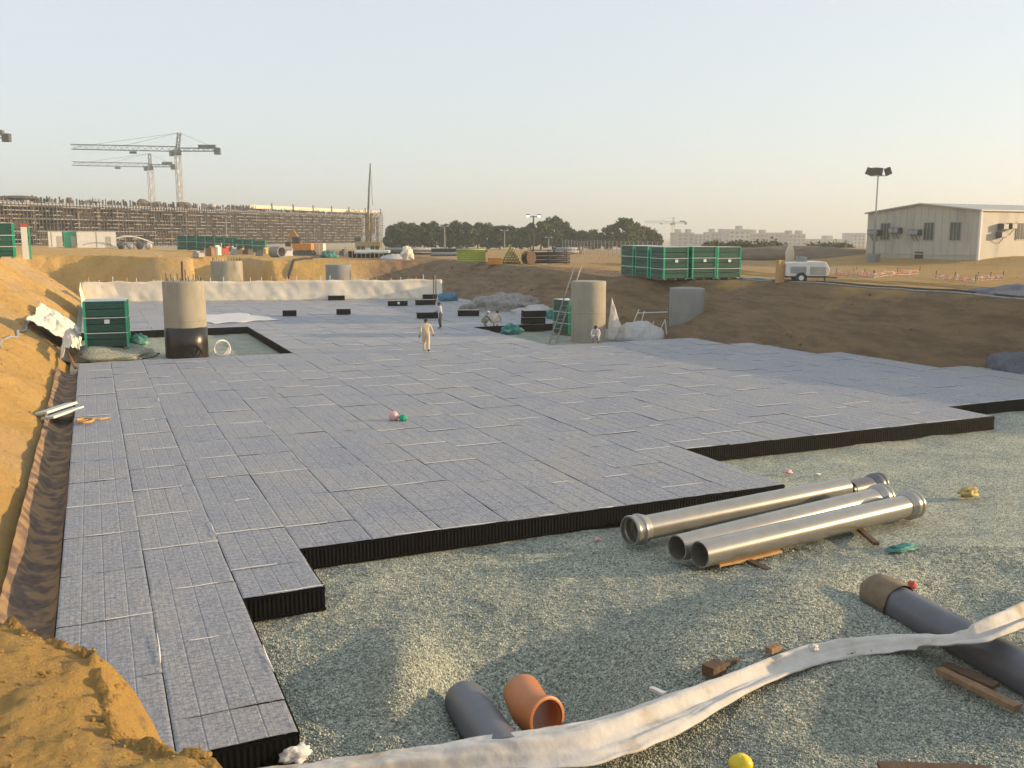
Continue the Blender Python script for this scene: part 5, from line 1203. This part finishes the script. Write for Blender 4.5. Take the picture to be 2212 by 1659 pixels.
# mobile crane by the end of the building
p = atd(796, 526, 230); sc = mpp(p); z = ground_z(p.x, p.y); mc = empty('mobile_crane', (p.x, p.y, z)); tag(mc, 'slim mobile crane boom with yellow lower mast at the building end', 'mobile crane')
z1 = CAM_Z-z+(508-462)*sc; z2 = CAM_Z-z+(508-357)*sc
MB().box((0, 0, z1/2+.3), (.85, .9, z1-.5), rz=-YAW).build('lower_mast', M['yellow'], mc)
lattice(MB(), (0, 0, z1*.1), _rt*.2+Vector((0, 0, z1)), 1.1, t=.18).build('mast_lattice', M['rust'], mc)
MB().tube([Vector((0, 0, z1-2)), _rt*(4*sc)+Vector((0, 0, (z1+z2)/2)), _rt*(8*sc)+Vector((0, 0, z2))], [.30, .22, .14], 8).build('boom', M['crane_d'], mc)
MB().tube([_rt*(8*sc)+Vector((0, 0, z2)), _rt*(10.5*sc)+Vector((0, 0, z1+2))], .06, 4).build('hoist_rope', M['crane_d'], mc)
MB().box((0, 0, 1.3), (6.0, 2.4, 1.4), rz=-YAW).build('carrier', M['yellow'], mc, bevel=.08); MB().box(_rt*-2.4+Vector((0, 0, 2.4)), (1.5, 2.0, 1.2), rz=-YAW).build('cab', M['glass'], mc)
for x in (-2.2, -1.1, 1.1, 2.2): q = _rt*x-_fh*1.2; MB().tube([q+Vector((0, 0, .5)), q-_fh*.3+Vector((0, 0, .5))], .5, 14).build('wheel', M['hose'], mc)

# ------------------------------------------------------------------ trees
def tree(name, p, h, r, label, mat, seed, leaves=1500):
    g = np.random.default_rng(seed); root = empty(name, p); tag(root, label, 'tree', 'trees beyond the site')
    th = h*.22; mb = MB().tube([(0, 0, -.2), (.05*h*g.uniform(-1, 1), 0, th), (.08*h*g.uniform(-1, 1), .04*h*g.uniform(-1, 1), h*.7)], [.05*h**.8, .035*h**.8, .012*h], 7)
    for k in range(5):
        a = g.uniform(0, 6.28); mb.tube([(0, 0, th*g.uniform(.7, 1.3)), (math.cos(a)*r*.35, math.sin(a)*r*.35, h*.5), (math.cos(a)*r*.7, math.sin(a)*r*.7, h*g.uniform(.55, .8))], [.03*h**.8, .018*h**.8, .008*h], 5)
    mb.build('trunk', M['bark'], root)
    nc = 40; C = []
    for k in range(nc):
        a, cz = g.uniform(0, 6.28), g.uniform(-.8, 1); q = math.sqrt(max(0, 1-cz*cz))*g.uniform(.45, 1.0)
        C.append((math.cos(a)*q*r*(.95-.25*max(0, cz)), math.sin(a)*q*r*.9, h*.50+cz*h*.43))
    C = np.array(C); pick = g.integers(0, nc, leaves); rad = g.uniform(.22, .40, nc)*r
    u = g.normal(size=(leaves, 3)); u /= np.linalg.norm(u, axis=1)[:, None]
    pos = C[pick]+u*(rad[pick]*g.uniform(.35, 1.12, leaves))[:, None]*np.array([1, 1, .8]); pos[:, 2] = np.maximum(pos[:, 2], h*.02)
    a = g.normal(size=(leaves, 3)); a /= np.linalg.norm(a, axis=1)[:, None]; b = np.cross(a, g.normal(size=(leaves, 3))); b /= np.linalg.norm(b, axis=1)[:, None]
    s = g.uniform(.16, .40, leaves)[:, None]; V = np.stack([pos-a*s, pos-b*s*.6, pos+a*s, pos+b*s*.6], 1).reshape(-1, 3)
    me = bpy.data.meshes.new('crown'); me.from_pydata(V.tolist(), [], np.arange(leaves*4).reshape(-1, 4).tolist()); me.materials.append(M[mat]); me.update()
    link(bpy.data.objects.new('crown', me), root)
TR = [(850, 489, 20), (872, 481, 22), (895, 483, 20), (917, 481, 22), (940, 479, 22), (963, 487, 20), (985, 479, 22), (1008, 481, 20), (1031, 480, 22), (1055, 483, 20), (1079, 488, 20), (1102, 489, 20), (1126, 491, 18), (1147, 484, 18), (1168, 479, 20), (1194, 467, 26), (1215, 479, 20), (1232, 494, 16), (1258, 500, 20), (1284, 500, 20), (1318, 484, 22), (1346, 473, 28), (1371, 483, 24), (1393, 490, 20), (1413, 498, 16)]
tl = ['leftmost tree of the dark row', 'second tree from the left in the dark row', 'third tree from the left in the dark row', 'fourth tree from the left in the dark row', 'fifth tree from the left in the dark row', 'tree directly behind the pale lamp post', 'tree just right of the pale lamp post', 'eighth tree from the left in the dark row', 'ninth tree from the left in the dark row', 'tenth tree from the left in the dark row', 'tree left of the thin lamp post', 'tree right of the thin lamp post', 'low tree between the thin and red lamp posts', 'tree directly left of the red lamp post', 'tree directly right of the red lamp post', 'tallest pointed tree of the left row', 'tree falling away right of the pointed tree', 'low tree ending the left row', 'small faint tree in the gap between the rows', 'second small tree in the gap between the rows', 'left shoulder tree of the right hand group', 'tallest round tree of the right hand group', 'olive tree right of the tallest round tree', 'low olive tree towards the crate packs', 'last low tree above the crate packs']
for k, (px, yt, wr) in enumerate(TR):
    D = 225+12*math.sin(k*1.7); p = atd(px, 530, D); sc = mpp(p); z = ground_z(p.x, p.y); h = CAM_Z-z+(508-yt)*sc
    tree('broadleaf_tree', (p.x, p.y, z), h, wr*sc*1.15, tl[k], 'leafB' if k in (2, 9, 12, 22, 23, 24, 18) else 'leafA', 100+k, 4200 if wr > 19 else 3200)
BS = [(1600, 534, 40, 'long low bush below the city blocks'), (1660, 535, 50, 'low bush behind the compressor'), (1790, 541, 60, 'low bush along the berm left of the shed'), (1545, 533, 40, 'low bush behind the crate packs')]
for k, (px, py, wr, lab) in enumerate(BS):
    p = atd(px, py, 175); sc = mpp(p); z = ground_z(p.x, p.y); tree('bush', (p.x, p.y, z-.3), CAM_Z-z+(508-py+12)*sc, wr*sc*.9, lab, 'leafB', 300+k, 1800)

# ------------------------------------------------------------------ distant town
def block(x0, x1, yt, D, mat, label, floors=6, cols=6, cap=None):
    a, b = atd(x0, 508, D), atd(x1, 508, D); c = (a+b)/2; w = (b-a).length; z0 = ground_z(c.x, c.y)-1; h = CAM_Z+(508-yt)*mpp(c)-z0
    root = empty('apartment_block', (c.x, c.y, z0), -YAW+.12); tag(root, label, 'building', 'distant town buildings')
    MB().box((0, 8, h/2), (w, 16, h)).build('wall', M[mat], root); MB().box((0, 8, h+.25), (w*.98+.6, 16.6, .5)).build('roof', M['city'], root)
    for f in range(floors):
        for k in range(cols):
            x = -w/2+w*(k+.5)/cols; z = h-(f+.65)*h/(floors+.3)
            MB().box((x, -.05, z), (w/cols*.5, .12, h/floors*.48)).build('window', M['city_glass'], root)
    if cap:
        for sx in cap: MB().box((sx*w, 6, h+1.4), (w*.16, 8, 2.6)).build('roof_tower', M[mat], root)
CT = [(1462, 1500, 504, 'city2', 'leftmost pinkish apartment block of the distant town', 3), (1500, 1535, 507, 'city', 'pale low block right of the leftmost one', 4), (1535, 1572, 503, 'city2', 'pinkish block left of the rounded tower', 4), (1574, 1622, 497, 'city', 'tallest grey block of the distant town', 4), (1624, 1662, 505, 'city2', 'pink block right of the tallest one', 4), (1664, 1702, 504, 'city', 'pale block in the right half of the town', 4), (1702, 1742, 507, 'city2', 'last pink block before the gap', 4), (1744, 1832, 518, 'city', 'long low pale building left of the shed', 8), (1842, 1872, 505, 'city', 'isolated pale block right beside the shed', 3)]
for k, (x0, x1, yt, mt, lab, cn) in enumerate(CT): block(x0, x1, yt, 640+14*(k % 3), mt, lab, 6 if k != 7 else 3, cn, (-.3, .3) if k in (0, 2, 4, 6) else (0.1,) if k in (3, 7) else None)

# ------------------------------------------------------------------ loose stones and clods on the bare earth
def scatter():
    g = random.Random(31); mb = MB(); n = 0
    zones = [((-10, -1.7), (20, 112), .30), ((34, 41.5), (26, 108), .28), ((41, 95), (30, 150), .24), ((-6, 42), (105, 150), .18)]
    while n < 3000:
        q = g.random(); k = 0
        while q > zones[k][2]: q -= zones[k][2]; k += 1
        x, y = g.uniform(*zones[k][0]), g.uniform(*zones[k][1]); z = ground_z(x, y)
        if z < .3: continue
        r = math.hypot(x, y); s_ = g.choice([.02, .025, .035, .05])*(1 if g.random() < .94 else 1.9)*(.5+r/80)
        mb.lump((x, y, z+s_*.05), (s_*2*g.uniform(.7, 1.5), s_*2*g.uniform(.7, 1.3), s_*1.2), n, .5, 6, 4, m=0 if g.random() < .97 else 1); n += 1
    o = mb.build('loose_clods', [M['soil'], M['pale_rub']], None); tag(o, 'loose clods and stones strewn over the earth banks and site ground', 'clods', kind='stuff')
scatter()
def ruts():                                      # low wheel ridges on the right-hand ground
    for k, (x0, y0, x1, y1, lab) in enumerate(((44.5, 20, 52, 95, 'left wheel rut ridge of the track behind the right bank'), (46.3, 20, 54, 95, 'right wheel rut ridge of the track behind the right bank'))):
        mb = MB(); n = 90; vs = []; a, b = Vector((x0, y0, 0)), Vector((x1, y1, 0)); sd = Vector((-(b-a).y, (b-a).x, 0)).normalized()
        for i in range(n+1):
            q = a.lerp(b, i/n)+sd*.5*noise.noise((i*.06, k, 0))
            for u, h in ((-.45, -.04), (-.2, .09), (.1, .10), (.4, -.04)):
                e = q+sd*u; vs.append((e.x, e.y, ground_z(e.x, e.y)+h+.04*noise.noise((i*.8, u, k))))
        mb.add(vs, [(4*i+j, 4*i+j+1, 4*i+j+5, 4*i+j+4) for i in range(n) for j in range(3)])
        o = mb.build('track_ridge', M['soil'], None, smooth=True); tag(o, kind='structure')
ruts()

# ------------------------------------------------------------------ dusty air
mh = bpy.data.materials.new('dusty_air'); mh.use_nodes = True; hn = mh.node_tree.nodes; hn.remove(hn['Principled BSDF'])
pv = hn.new('ShaderNodeVolumePrincipled'); pv.inputs['Color'].default_value = (.90, .955, .93, 1); pv.inputs['Density'].default_value = HAZE; pv.inputs['Anisotropy'].default_value = .3
mh.cycles.homogeneous_volume = True
mh.node_tree.links.new(pv.outputs[0], hn['Material Output'].inputs['Volume'])
hz = MB().box((100, 1290, 24), (5460, 3440, 76)).build('haze', mh, None); tag(hz, kind='stuff')
